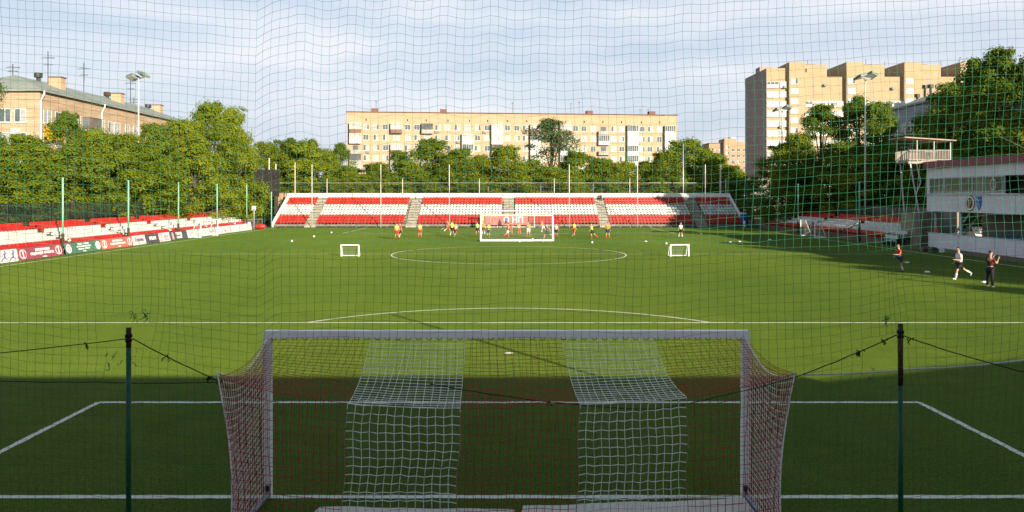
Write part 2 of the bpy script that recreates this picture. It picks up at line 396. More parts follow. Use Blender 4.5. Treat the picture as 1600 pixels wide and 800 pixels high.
for i in range(46):
    x = GX - 3.55 + 7.1 * i / 45; m.tube([(x - .035, -.066, 2.46), (x - .03, -.07, 2.425), (x + .03, -.07, 2.425), (x + .035, -.066, 2.46)], .006, 4)
m.build('net_lacing', mat('maroon_cord', (.10, .03, .04), .8, .2, 9), g, kind='stuff')
for s in (-1, 1): m = MB(); m.box(GX + s * 3.66 - .045, GX + s * 3.66 + .045, -.12, -.062, .12, .20); m.build('net_clamp', dark_steel, g)

# cream banner lying on the turf inside the goal
cream = mat('cream_banner_cloth', (.62, .55, .47), .8, .06, 2, bump=.1)
def cloth(name, pts, label):
    m = MB(); n = 14
    A = []
    for i in range(n + 1):
        for j in range(5):
            a = Vector(pts[0]).lerp(Vector(pts[1]), i / n); b = Vector(pts[3]).lerp(Vector(pts[2]), i / n); p = a.lerp(b, j / 4)
            A.append((p.x, p.y, .03 + .025 * noise.noise(Vector((p.x * 2, p.y * 3, 0))) + .02))
    for i in range(n):
        for j in range(4):
            k = i * 5 + j; m.face([A[k], A[k + 5], A[k + 6], A[k + 1]])
    o = m.build(name, cream); tag(o, label, 'banner'); return o
cloth('cloth_banner', [(GX + .25, YG - .48, 0), (GX + 3.6, YG - .16, 0), (GX + 3.6, YG - 1.5, 0), (GX + .1, YG - 1.5, 0)], 'cream cloth banner lying flat inside the near goal by its right post')
cloth('cloth_banner', [(GX - 2.75, YG - .50, 0), (GX + .12, YG - .60, 0), (GX + .05, YG - 1.5, 0), (GX - 2.95, YG - 1.5, 0)], 'cream cloth banner lying flat inside the near goal below its left white net stripe')

# ------------------------------------------------------------------ tall ball stop net in front of the goal
YN = 9.2
def net_dz(px, py):
    """vertical drape of the cords in metres at a spot of the net (px, py used as a handy coordinate of the net plane)"""
    d = 0.0
    if px < 400: d += .085 * (px) - 16
    elif px < 430: d += 18 - 21 * (px - 400) / 30
    else: d += -3 + 3 * min(1, (px - 430) / 120)
    if px > 1000: d -= .065 * (px - 1000)
    up = max(0, min(1, (430 - py) / 150))
    if 420 < px < 1120:
        ph = ((px - 765) / 75.0) % 1.0
        a = 11 - 7 * min(1, max(0, (px - 640) / 400))
        d += up * .6 * (a * (math.sin(math.pi * min(1, max(0, (ph - .16) / .84))) - .4))
    low = max(0, min(1, (py - 330) / 200))
    d += low * (7 * math.sin(px / 47.0 + py / 90.0) * .6 + (-.05 * (px - 1180) if px > 1180 else 0))
    return -d * YN / F
def net_dx(px, py):
    d = 0.0
    # gathers at the hook near the right post top and above the left post
    for cx, cy, sx, sy, a in ((1392, 470, 60, 120, .62), (398, 90, 50, 150, .16), (262, 440, 55, 90, .45), (205, 560, 45, 40, .35), (1400, 600, 60, 50, .3)):
        e = math.exp(-((px - cx) / sx) ** 2 - ((py - cy) / sy) ** 2); d += (cx - px) * a * e
    d += 3 * math.sin(py / 70 + px / 260)
    return d * YN / F
CELL = .0985
NI, NJ = int(7.2 / CELL), int(15.4 / CELL)
P = []
for i in range(NI + 1):
    row = []
    for j in range(NJ + 1):
        x = -7.7 + j * CELL; z = .02 + i * CELL * 1.06
        px = X0 + F * x / YN; py = HZ - (z - CH) * F / YN
        edge = min(1, z / .5)
        dx = net_dx(px, py) + .012 * noise.noise(Vector((x * 1.7, z * 1.5, 2))) + .004 * rnd.uniform(-1, 1)
        dz = (net_dz(px, py) + .016 * noise.noise(Vector((x * 2.2, z * 2.2, 5))) + .004 * rnd.uniform(-1, 1)) * edge
        row.append(Vector((x + dx, YN + .10 * noise.noise(Vector((x * .5, z * .5, 9))), z + dz)))
    P.append(row)
hole = set()
def in_hole(p):
    px = X0 + F * p.x / YN; py = HZ - (p.z - CH) * F / YN
    return ((px - 195) / 44) ** 2 + ((py - 515) / 18) ** 2 < 1 or ((px - 190) / 16) ** 2 + ((py - 572) / 22) ** 2 < 1 or ((px - 1376) / 22) ** 2 + ((py - 560) / 32) ** 2 < 1
def keep(i, j, d):
    p = P[i][j]
    q = P[i][min(j + 1, NJ)] if d == 0 else P[min(i + 1, NI)][j]
    return not (in_hole(p) or in_hole(q))
bn = root('ball_stop_net', 'tall green cord net hanging between the viewer and the near goal', 'net', (0, 0, 0))
m = MB(); net_chains(m, P, .0019, keep=keep); m.build('netting', teal_cord, bn)
m = MB()
def px3(px, py, Y): return Vector((PX(px, Y), Y, PZ(py, Y)))
for cx, cy, n_, sp in ((209, 491, 5, 4), (225, 491, 7, 6), (190, 560, 10, 22), (1384, 497, 7, 3), (1370, 585, 4, 12)):
    m = MB()
    for k in range(n_):
        p = px3(cx + rnd.uniform(-sp, sp), cy + rnd.uniform(-sp * .5, sp * .5), YN); pts = [p]
        for q in range(5): p = p + Vector((rnd.uniform(-.03, .03), rnd.uniform(-.01, .01), rnd.uniform(-.035, .02))); pts.append(p)
        m.tube(pts, .004, 3)
    m.build('torn_cord', teal_cord, bn)
m = MB(); m.tube([(-9.4, YN, 7.72), (0, YN, 7.66), (9.4, YN, 7.72)], .012, 5); m.build('top_cable', black_rope, bn)
for s in (-1, 1):
    m = MB(); m.tube([(s * 9.4, YN, 0), (s * 9.4, YN, 7.85)], .06, 8); tag(m.build('net_mast', green_paint), 'tall green mast holding the %s end of the tall net' % ('left' if s < 0 else 'right'), 'mast')
YP = 9.6
posts = []
for px, top, lab in ((201, 512, 'short green steel post with rusty top left of the near goal'), (1407, 506, 'short green steel post with rusty brown top right of the near goal')):
    x = PX(px, YP); zt = PZ(top, YP)
    r_ = root('net_post', lab, 'post', (x, YP, 0), 0, 'short green posts beside the near goal')
    zc = zt - (.24 if px < 800 else .75)
    m = MB(); m.tube([(0, 0, 0), (0, 0, zc)], .03, 10); m.build('shaft', green_paint, r_, smooth=True)
    m = MB(); m.tube([(0, 0, zc), (0, 0, zt)], .0305, 10); m.build('rusty_top', rust, r_, smooth=True)
    m = MB(); m.tube([(0, 0, zt - .12), (0, 0, zt - .08)], .042, 8); m.tube([(0, 0, zt - .17), (0, 0, zt - .14)], .04, 8); m.build('wire_wrap', black_rope, r_)
def rope(name, pts, r, mt, label, cat='rope', knots=()):
    m = MB(); Q = []
    pts = [Vector(p) for p in pts]
    for a, b in zip(pts, pts[1:]):
        for k in range(8): Q.append(a.lerp(b, k / 8) + Vector((0, 0, .004 * rnd.uniform(-1, 1) - .015 * math.sin(math.pi * k / 8))))
    Q.append(pts[-1]); m.tube(Q, r, 5)
    for kx in knots:
        p = Q[int(kx * (len(Q) - 1))]
        for _ in range(5):
            q = p + Vector((rnd.uniform(-.05, .05), rnd.uniform(-.01, .01), rnd.uniform(-.05, .03))); m.tube([p, q, q + Vector((rnd.uniform(-.02, .02), 0, -.03))], r * .9, 4)
    return tag(m.build(name, mt), label, cat)
cl = px3(345, 597, 10.0); crn = px3(1252, 586, 10.0)
pl_ = px3(203, 529, YP); pr_ = px3(1405, 523, YP)
rope('guy_rope', [pl_ + Vector((.03, 0, 0)), cl], .007, black_rope, 'black rope from the left green post down to the net corner', knots=(.42, .97, 1.0, .98))
rope('guy_rope', [px3(-60, 556, 9.6), pl_ - Vector((.03, 0, 0))], .006, black_rope, 'thin black wire running left from the left green post', knots=(.75,))
rope('guy_rope', [px3(-60, 593, 10), px3(150, 597, 10), cl], .006, black_rope, 'thin black wire running left from the left net corner')
rope('guy_rope', [pr_ - Vector((.03, 0, 0)), crn], .007, black_rope, 'black knotted rope from the right green post to the net corner', knots=(.15, .38, .42))
rope('guy_rope', [pr_ + Vector((.03, 0, 0)), px3(1530, 562, 9.6), px3(1680, 600, 9.6)], .007, black_rope, 'thin black wire running right from the right green post', knots=(.12,))
rope('guy_rope', [crn, px3(1120, 620, 10.4), px3(1020, 640, 10.5), px3(860, 628, 10.3), px3(672, 600, 10.2)], .006, black_rope, 'thin black cord sagging across the goal net from its right corner', knots=(.78,))
rope('white_rope', [crn, px3(1420, 577, 10.0), px3(1600, 563, 10.0), px3(1680, 556, 10)], .011, mat('grey_white_rope', (.55, .55, .52), .9, .1, 9), 'pale grey rope running right from the right net corner')

# ------------------------------------------------------------------ seats and grandstands
def seat_mesh(name, mt):
    m = MB()
    m.prism([(-.20, -.20), (.20, -.20), (.215, .16), (-.215, .16)], 'z', .25, .285)
    prof = [(-.21, .286), (.21, .286), (.225, .43), (.19, .52), (.09, .565), (-.09, .565), (-.19, .52), (-.225, .43)]
    m.prism(prof, 'y', .17, .205)
    m.box(-.05, .05, -.1, .15, .0, .25)
    return m, m.mesh(name, mt)
smb, seat_red_me = seat_mesh('seat', seat_red); _, seat_white_me = seat_mesh('seat', seat_white)
# seats face local -Y (back at +Y)
def stand_seats(st, places, near):
    """places: (x, y, z, rot, is_white, distance); 100 nearest as parts of their own, the rest one mass"""
    places = sorted(places, key=near)
    for k, (x, y, z, rt, wh) in enumerate(places[:100]):
        link('seat', seat_white_me if wh else seat_red_me, st, (x, y, z), rt)
    m = MB()
    for (x, y, z, rt, wh) in places[100:]:
        m.add(smb, Matrix.Translation((x, y, z)) @ Matrix.Rotation(rt, 4, 'Z'), 1 if wh else 0)
    m.build('seat', [seat_red, seat_white], st, kind='stuff')

# far stand
fs = root('far_grandstand', 'wide red and white seated grandstand behind the far goal', 'grandstand', (0, 114, 0))
STA = [-28.7, -14.1, 0.0, 13.9, 27.9]; SW = .78
rise, tread = .375, .80
m = MB()
for i in range(10):
    m.box(-34, 34, i * tread, (i + 1) * tread - .004, .42 + i * rise - .30, .42 + i * rise)
m.box(-34, 34, 8.0, 8.15, .2, 4.2)
m.build('terrace', dark_concrete, fs)
m = MB()
for i in range(47): m.box(-33.8 + i * 1.469 - .04, -33.8 + i * 1.469 + .04, .03, .11, 0, .095)
for i in range(24):
    x = -33.8 + i * 2.93
    m.bar((x, .3, 0), (x, 7.8, 3.3), .08)
m.build('support_leg', steel, fs)
pl = []
for i in range(10):
    x = -33.6
    wh = 3 <= i <= 6
    while x < 33.7:
        if all(abs(x - s) > SW + .15 for s in STA): pl.append((x, i * tread + .42, .42 + i * rise, 0, wh))
        x += .49
stand_seats(fs, pl, lambda p: p[1] * 60 + abs(p[0]))
step_m = mat('grey_steps', (.40, .38, .32), .85, .2, 2)
for s in STA:
    m = MB()
    for i in range(20):
        m.box(s - SW, s + SW, i * .4 - .25, i * .4 + .06, .24 + i * .1875, .34 + i * .1875 - (.002 if i % 2 else 0))
    m.box(s - SW, s + SW, -.5, -.2, 0, .2)
    m.build('stairway', step_m, fs)
m = MB(); m.box(-34.3, 34.3, 8.153, 8.3, 3.6, 4.93); m.box(-34.25, 34.25, 8.0, 8.152, 4.3, 4.9); m.build('parapet', white, fs)
for s in (-1, 1):
    m = MB(); m.prism([(-.1, 0), (-.1, .75), (8.3, 4.9), (8.3, 4.3), (8.3, .0)], 'x', s * 34.02, s * 34.2); m.build('side_wall', white, fs)
# pink banner with white marks on the front of the far stand
fb = root('stand_banner', 'faded red banner with white lettering on the front of the far stand', 'banner', (PX(792, 113.3), 113.3, 0))
m = MB(); m.box(-3.2, 3.2, -.03, .03, .35, 1.85); m.build('cloth', mat('faded_red_cloth', (.50, .14, .13), .8, .15, 1.5), fb)
m = MB(); t = text_mb('О НП', 1.15); m.add(t, Matrix.Translation((.95, -.045, 1.05)) @ Matrix.Rotation(R(90), 4, 'X')); m.build('lettering', white, fb)
m = MB(); m.tube([(-1.9 + .5 * math.cos(a * .3927), -.05, 1.1 + .5 * math.sin(a * .3927)) for a in range(17)], .05, 4); m.tube([(-1.9, -.05, .9), (-1.9, -.05, 1.3)], .06, 4); m.build('emblem', mat('pink_paint', (.62, .30, .27), .8, .1, 3), fb)

# side stands
def side_stand(side, y0, y1, stairs, label):
    st = root('side_grandstand', label, 'grandstand', (side * 35.3, 0, 0))
    m = MB(); d = side
    RI, TR = .26, .74
    for i in range(6):
        a, b = d * i * TR, d * ((i + 1) * TR - .004)
        m.box(min(a, b), max(a, b), y0, y1, .0, .55 + i * RI)
    m.build('terrace', mat('brown_terrace', (.17, .12, .08), .9, .25, 1.2), st)
    pl = []
    for i in range(6):
        y = y0 + .3
        while y < y1 - .2:
            if all(abs(y - s - .1 * i) > .48 for s in stairs):
                pl.append((d * (i * TR + .38), y + rnd.uniform(-.01, .01), .55 + i * RI, R(-90) if d > 0 else R(90), 1 <= i <= 3))
            y += .47
    # seat back away from the pitch
    stand_seats(st, pl, lambda p: math.hypot(p[0] + side * 35.3, p[1]))
    for s in stairs:
        m = MB()
        for i in range(6):
            a, b = d * i * TR, d * (i * TR + .35)
            m.box(min(a, b), max(a, b), s + .1 * i - .33, s + .1 * i + .33, .551 + i * RI, .55 + i * RI + .13)
        m.build('step', mat('dark_steps', (.06, .055, .045), .9, .2, 2), st)
    m = MB()
    for k in range(int((y1 - y0) / 2.2)):
        y = y0 + .5 + k * 2.2; m.bar((d * 6 * TR, y, 0), (d * 6 * TR, y, 3.0), .05)
    m.bar((d * 6 * TR, y0, 2.9), (d * 6 * TR, y1, 2.9), .05); m.bar((d * 6 * TR, y0, 2.4), (d * 6 * TR, y1, 2.4), .03)
    m.build('back_railing', dark_steel, st)
    return st
side_stand(-1, 42, 108, [44.5, 54.3, 64, 73.7, 83.3, 93.4, 103], 'low sunlit stand of red and white seats along the left touchline')
side_stand(1, 74.5, 111, [84.5, 94.5, 104.4], 'low shaded stand of red and white seats along the right touchline')

# fences behind the side stands
def long_fence(side, y0, y1, x, h, label, mt, pitch=3.0, name='mesh_fence'):
    f = root(name, label, 'fence', (x, 0, 0))
    m = MB(); m.face([(0, y0, .2), (0, y1, .2), (0, y1, h), (0, y0, h)]); m.build('mesh', mt, f)
    k = 0
    m = MB()
    y = y0
    while y <= y1: m.bar((0.03 * side, y, 0), (0.03 * side, y, h + .1), .06); y += pitch
    m.bar((0.03 * side, y0, h), (0.03 * side, y1, h), .04); m.build('frame', dark_steel, f)
long_fence(-1, 40, 112, -40.6, 3.9, 'dark green mesh fence behind the left stand', shade_net)
long_fence(1, 78, 114, 41.4, 3.4, 'dark green mesh fence behind the right stand', shade_net)
rw = root('concrete_wall', 'weathered concrete panel wall behind the right stand, below the trees', 'wall', (0, 0, 0))
m = MB()
for k in range(16): m.box(43.2, 43.4, 76 + k * 2.5, 78.47 + k * 2.5, 0, 3.2 + .12 * rnd.random())
m.build('panel', mat('stained_concrete', (.30, .26, .22), .9, .3, .8, col2=(.17, .15, .13)), rw)

# green net posts in front of the side stands
k = 0
for X, ys in ((-35.05, [51.5, 62.0, 72.7, 83.7, 94.8, 105.5]), (35.1, [79.2, 96.0, 113.5])):
    for y in ys:
        k += 1
        ords = ['first', 'second', 'third', 'fourth', 'fifth', 'sixth']
        i = ys.index(y)
        lab = ('tall pale green pole in front of the left stand, %s from the near end' if X < 0 else 'tall green pole in front of the right stand, %s from the near end') % ords[i]
        r_ = root('net_pole', lab, 'pole', (X + (.12 if X > 0 else -.02), y, 0), 0, 'green net poles along the side stands')
        m = MB(); m.tube([(0, 0, 1.62), (0, 0, 6.0)], .07, 8); m.build('shaft', pale_green, r_, smooth=True)
        m = MB(); m.tube([(0, 0, 0), (0, 0, 1.62)], .11, 8); m.build('base_sleeve', rust, r_)

# ------------------------------------------------------------------ advertising boards
BX = -34.25
def board(x_px0, x_px1, col, name_lab, lines=None, shapes=None, tcol=None, tsize=.2):
    y0 = -F * BX / (X0 - x_px0); y1 = -F * BX / (X0 - x_px1)
    b = root('advertising_board', name_lab, 'advertising board', (BX, (y0 + y1) / 2, 0), R(90), 'advertising boards along the left stand')
    L_ = (y1 - y0); h = .92; lean = .22
    # local x along the board (+x away from viewer), local -y faces the pitch
    tilt = Matrix.Rotation(-math.atan2(lean, h), 4, 'X')
    m = MB(); m.box(-L_ / 2 + .02, L_ / 2 - .02, -.02, .02, .03, h); 
    for v in range(len(m.v)): m.v[v] = tuple(tilt @ Vector(m.v[v]))
    m.build('panel', col, b)
    m = MB()
    for q in range(3):
        x = -L_ / 2 + .3 + q * (L_ - .6) / 2; m.bar((x, .22, .85), (x, .55, 0), .03)
    m.build('prop', steel, b)
    if lines:
        m = MB()
        for txt, zz, sz, xo in lines:
            t = text_mb(txt, sz); m.add(t, tilt @ Matrix.Translation((xo, -.032, zz)) @ Matrix.Rotation(R(90), 4, 'X'))
        m.build('lettering', tcol or white, b)
    if shapes:
        for nm, mt_, fn in shapes:
          for sd in ((-1, 1) if fn in (ovals, discs, rings2) else (0,)):
            m = MB(); fn(m, L_, sd) if sd else fn(m, L_)
            for v in range(len(m.v)): m.v[v] = tuple(tilt @ Vector(m.v[v]))
            m.build(nm, mt_, b)
    return b
def ring(m, cx, cz, rx, rz, r, y=-.03): m.tube([(cx + rx * math.cos(a * .3927), y, cz + rz * math.sin(a * .3927)) for a in range(17)], r, 4)
def disc(m, cx, cz, rx, rz, y=-.034): m.prism([(cx + rx * math.cos(a * .3927), cz + rz * math.sin(a * .3927)) for a in range(16)], 'y', y, y + .01)
navy = mat('navy_print', (.03, .04, .20), .7, .1, 4); b_maroon = mat('maroon_board', (.30, .065, .095), .6, .12, 1); b_green = mat('green_board', (.075, .17, .12), .6, .12, 1)
b_salmon = mat('salmon_board', (.62, .13, .10), .6, .12, 1); b_white = mat('white_board', (.58, .57, .57), .6, .06, 1); b_dark = mat('charcoal_board', (.075, .065, .085), .6, .12, 1)
lilac = mat('lilac_print', (.42, .30, .62), .6, .2, 2); pinkp = mat('pink_print', (.70, .35, .40), .6, .2, 2)
def figures(m, L_):
    for cx in (-2.6, -1.2, .3, 1.7, 2.6):
        s = rnd.choice((-1, 1))
        m.tube([(cx, -.03, .35), (cx + .08 * s, -.03, .68)], .05, 5); m.sphere((cx + .12 * s, -.03, .78), .06, 6, 5)
        m.tube([(cx, -.03, .38), (cx - .25 * s, -.03, .28), (cx - .42 * s, -.03, .12)], .03, 4); m.tube([(cx, -.03, .38), (cx + .2 * s, -.03, .24), (cx + .12 * s, -.03, .08)], .03, 4)
        m.tube([(cx - .22, -.03, .55), (cx + .08 * s, -.03, .63), (cx + .32, -.03, .7)], .025, 4)
def ovals(m, L_, s):
        cx = s * (L_ / 2 - .5); ring(m, cx, .46, .36, .34, .02); m.tube([(cx, -.03, .2), (cx, -.03, .72)], .035, 4); m.tube([(cx - .14, -.03, .2), (cx + .14, -.03, .2)], .04, 4); m.tube([(cx - .1, -.03, .7), (cx + .1, -.03, .74)], .03, 4)
def discs(m, L_, s): disc(m, s * (L_ / 2 - .45), .46, .36, .36)
def rings2(m, L_, s): ring(m, s * (L_ / 2 - .45), .46, .2, .22, .02, -.045)
board(-70, 30, b_white, 'white advertising board with blue running figures, nearest the viewer', shapes=[('print', navy, figures)])
board(31, 99, b_maroon, 'dark maroon advertising board with white federation lettering', [('МОСКОВСКАЯ', .66, .25, .2), ('ФЕДЕРАЦИЯ ФУТБОЛА', .40, .25, .1), ('mosff.ru', .14, .15, .3)], [('emblem', white, ovals)])
board(104, 159, b_green, 'green advertising board with two white discs beside the first green pole', [('Футбол — любимая', .74, .17, 0), ('детская спортивная игра', .54, .17, 0), ('в столице и области', .34, .17, 0), ('mosff.ru', .14, .13, 0)], [('emblem', white, discs), ('emblem_ring', b_maroon, rings2)])
board(160, 208, b_salmon, 'bright salmon red advertising board with white lettering', [('МОСКОВСКАЯ', .66, .24, .1), ('ФЕДЕРАЦИЯ ФУТБОЛА', .40, .23, .1), ('mosff.ru', .15, .15, .3)], [('emblem', white, ovals)])
board(209, 229, b_white, 'small white advertising board with dark lettering beside the salmon board', [('Стрелец', .50, .42, 0)], tcol=mat('black_print', (.04, .04, .05), .6, .1, 3))
board(229.5, 250, b_dark, 'small charcoal advertising board with white lettering between two white boards', [('УРБАН', .48, .44, 0)])
def swirl(m, L_):
    ring(m, -1.0, .46, .3, .34, .05); disc(m, .2, .5, .45, .2)
board(250.5, 267, b_white, 'white advertising board with a ring and pink print', shapes=[('print', pinkp, swirl), ('print', lilac, lambda m, L_: m.box(-.2, .9, -.034, -.024, .14, .26))])
board(267.5, 294, b_dark, 'wide charcoal advertising board with large two line white lettering', [('ГОРОД', .62, .42, 0), ('ON-LINE', .26, .34, 0)], [('print', pinkp, lambda m, L_: m.box(-1.7, -1.3, -.034, -.024, .1, .85))])
def pale(seed):
    def f(m, L_):
        q = random.Random(seed)
        for _ in range(7):
            x = q.uniform(-L_ / 2 + .3, L_ / 2 - .6); z = q.uniform(.2, .6); m.box(x, x + q.uniform(.1, .5), -.034, -.024, z, z + q.uniform(.05, .2))
    return f
board(294.5, 318, b_white, 'plain white advertising board with faint pink marks just past the charcoal board', shapes=[('print', pinkp, pale(1))])
board(318.5, 343, b_white, 'white advertising board with blue and green marks behind the small side goal', shapes=[('print', mat('pale_blue_print', (.25, .38, .62), .6, .2, 2), pale(2)), ('print', mat('pale_green_print', (.3, .55, .42), .6, .2, 2), pale(5))])
board(343.5, 371, b_white, 'white advertising board with a red corner, second from the far end', shapes=[('print', mat('faint_red_print', (.6, .2, .2), .6, .2, 2), pale(3))])
board(371.5, 394, b_white, 'white advertising board at the far end of the row', shapes=[('print', pinkp, pale(4))])

# ------------------------------------------------------------------ other goals
def frame_goal(name, label, loc, rz, wd, h, dep, r=.05, back_bar=.05, netm=None, group=None):
    g = root(name, label, 'goal', loc, rz, group)             # opens towards local +Y, depth towards -Y
    for s in (-1, 1):
        m = MB(); m.tube([(s * wd / 2, 0, 0), (s * wd / 2, 0, h)], r, 8); m.build('post', goal_white, g)
    m = MB(); m.tube([(-wd / 2 - r, 0, h), (wd / 2 + r, 0, h)], r * 1.02, 8); m.build('crossbar', goal_white, g)
    m = MB(); m.tube([(-wd / 2, 0, back_bar), (-wd / 2, -dep, back_bar), (wd / 2, -dep, back_bar), (wd / 2, 0, back_bar)], back_bar, 8); m.build('ground_frame', goal_white, g)
    for s in (-1, 1): m = MB(); m.tube([(s * wd / 2, -dep, .05), (s * wd / 2, -dep * .45, h * .97), (s * wd / 2, 0, h)], r * .55, 6); m.build('back_stay', goal_white, g)
    m = MB()
    t = dep * .45
    m.face([(-wd / 2, -dep, .06), (wd / 2, -dep, .06), (wd / 2, -t, h * .97), (-wd / 2, -t, h * .97)])
    m.face([(-wd / 2, -t, h * .97), (wd / 2, -t, h * .97), (wd / 2, 0, h), (-wd / 2, 0, h)])
    for s in (-1, 1): m.face([(s * wd / 2, 0, .06), (s * wd / 2, -dep, .06), (s * wd / 2, -t, h * .97), (s * wd / 2, 0, h)])
    m.build('net', netm or thin_net, g)
    return g
frame_goal('football_goal', 'full size portable white goal standing in midfield seen from behind', (.82, 81, 0), 0, 7.35, 2.55, 2.0, .065, .10, mesh_fence_material('faint_net', (.4, .4, .4), 20, .05))
frame_goal('football_goal', 'full size white goal on the far goal line before the stand', (0, YF, 0), R(180), 7.32, 2.44, 1.8, .06, .04)
frame_goal('mini_goal', 'tiny white goal standing left of the centre circle', (PX(546.5, 59.6), 59.6, 0), R(180), 1.32, .86, .55, .04, .03, group='mini goals on the halfway line')
frame_goal('mini_goal', 'tiny white goal standing right of the centre circle', (PX(1062, 59.6), 59.6, 0), R(180 + 8), 1.42, .88, .55, .045, .03, group='mini goals on the halfway line')
frame_goal('side_goal', 'youth goal with white frame by the left touchline boards', (-33.6, 88.5, 0), R(-90), 5.0, 1.8, 1.1, .05, .03)
frame_goal('side_goal', 'youth goal with leaning white posts by the right touchline', (33.5, 88.4, 0), R(90), 4.2, 1.85, 1.2, .05, .03)

# ------------------------------------------------------------------ poles round the far end
def pole(name, px, top, Y, r, mt, label, group=None):
    m = MB(); z = PZ(top, Y); m.tube([(0, 0, 0), (0, 0, z)], r, 8)
    o = m.build(name, mt, None, True, loc=(PX(px, Y), Y, 0)); tag(o, label, 'pole', group)
pw = mat('white_pole_paint', (.55, .53, .48), .5, .08, 3)
ordn = ['first', 'second', 'third', 'fourth', 'fifth', 'sixth', 'seventh', 'eighth', 'ninth', 'tenth', 'eleventh', 'twelfth']
for i, px in enumerate((487.5, 595, 702, 889.5, 996, 1102)):
    pole('net_pole', px, 257, 113.0, .058, pw, 'tall white pole standing in front of the far stand, %s from the left' % ordn[i], 'tall white poles in front of the far stand')
for i, (px, top) in enumerate(((511, 279), (629, 279), (749, 279), (866, 279), (984, 279), (1134, 279))):
    pole('fence_pole', px, top, 124.5, .055, pw, 'short white pole rising behind the far stand parapet, %s from the left' % ordn[i], 'short poles behind the far stand')
for i, (px, top) in enumerate(((763, 292), (845, 287), (927, 287), (1031, 287))):
    pole('fence_pole', px, top, 127, .06, steel, 'stubby grey pole just over the far parapet, %s from the left' % ordn[i], 'stubby grey poles behind the far stand')
pole('net_pole', 461, 254, 123, .09, mat('rusty_white_paint', (.55, .40, .32), .7, .2, 2), 'rusty pinkish pole beside the scoreboard')
pole('net_pole', 1126, 258, 122.9, .08, pw, 'tall white pole at the right end behind the far stand')
pole('net_pole', 1067.5, 225, 124, .09, steel, 'tallest grey pole in front of the round tree behind the far stand')
pole('net_pole', 420.5, 247, 121, .08, pw, 'white pole rising above the black scoreboard')
pole('net_pole', 431, 256, 124, .08, pw, 'thin white pole peeping over the scoreboard edge')
pole('net_pole', 424, 300, 113.5, .06, pale_green, 'pale green pole left of the far stand')
pole('net_pole', 1168, 285, 113.0, .10, green_paint, 'dark green pole beside the blue cabin')
# back fence behind far stand
f = root('mesh_fence', 'high dark mesh fence behind the far stand', 'fence', (0, 126, 0))
m = MB(); m.face([(-60, 0, 0), (60, 0, 0), (60, 0, 6.6), (-60, 0, 6.6)]); m.build('mesh', dark_net, f)
m = MB(); m.bar((-60, .05, 6.6), (60, .05, 6.6), .05); m.build('frame', steel, f)

# scoreboard
sb = root('scoreboard', 'black scoreboard on dark legs left of the far stand', 'scoreboard', (PX(412, 118), 118, 0))
m = MB()
for k in range(4): m.box(-2.3, 2.25, 0, .35, 4.4 + k * 1.02, 5.4 + k * 1.02)
m.build('panel', mat('black_panel', (.022, .018, .020), .6, .3, 1), sb)
for x in (-1.2, 1.9):
    m = MB(); m.box(x - .32, x + .32 - (.2 if x > 0 else 0), .05, .45, 0, 4.38); m.build('leg', mat('dark_timber', (.05, .04, .03), .8, .2, 2), sb)
hut = root('small_building', 'small pale yellow building seen under the scoreboard', 'building', (PX(421, 135), 135, 0))
m = MB(); m.box(-2.6, 1.2, 0, 4, 0, 4.2); m.build('wall', mat('yellow_plaster', (.52, .38, .17), .9, .1, 1), hut)
m = MB(); m.box(-2.8, 1.4, -.2, 4.2, 4.2, 4.4); m.build('roof', roof_metal, hut)
m = MB(); m.box(-1.4, -.6, -.03, .0, 1.2, 2.6); m.build('window', glass, hut)
kiosk = root('brick_shed', 'small red brick shed touching the left end of the far stand', 'shed', (PX(440, 124), 124, 0))
m = MB(); m.box(-.9, .7, 0, 3, 0, 4.9); m.build('wall', brick_o, kiosk); m = MB(); m.box(-1, .8, -.1, 3.1, 4.9, 5.0); m.build('roof', roof_metal, kiosk)
sg = root('information_sign', 'small white and blue sign on a post under the scoreboard', 'sign', (PX(397, 112), 112, 0))
m = MB(); m.tube([(0, 0, 0), (0, 0, 3)], .04, 6); m.build('post', steel, sg); m = MB(); m.box(-.3, .3, -.06, -.02, 2.5, 3.1); m.build('panel', white, sg)
m = MB(); m.box(-.2, .2, -.08, -.062, 2.55, 2.75); m.build('print', mat('blue_print', (.05, .15, .5), .5, .1, 3), sg)
# railing and pale boxes at the far end of left stand
for i, (px, y) in enumerate(((390, 107), (403, 110))):
    f = root('crowd_barrier', 'grey metal barrier at the far end of the left stand, %s one from the stand' % ordn[i], 'barrier', (PX(px, y) - .5, y, 0), 0, 'grey barriers by the scoreboard')
    m = MB(); m.tube([(-1.1, 0, 0), (-1.1, 0, 1.3), (1.1, 0, 1.3), (1.1, 0, 0)], .03, 6); m.tube([(-1.1, 0, .3), (1.1, 0, .3)], .02, 4); m.build('frame', steel, f)
    m = MB()
    for k in range(12): m.tube([(-1.0 + k * .18, 0, .3), (-1.0 + k * .18, 0, 1.3)], .012, 4)
    m.build('bar', steel, f)
bx = MB(); bx.box(-.3, .3, -.2, .2, 0, .9); bx.box(-.36, .36, -.26, .26, .9, 1.0); tag(bx.build('white_box', white, None, loc=(PX(390, 107.5), 106.6, 0)), 'white box beside the far end of the left stand', 'box')
m = MB(); m.sphere((0, 0, .38), .45, 12, 7, sc=(1.8, 1, .85)); tag(m.build('cover_heap', seat_red, None, True, loc=(-33.7, 107, 0)), 'orange red cover heaped beside the last white board', 'cover')
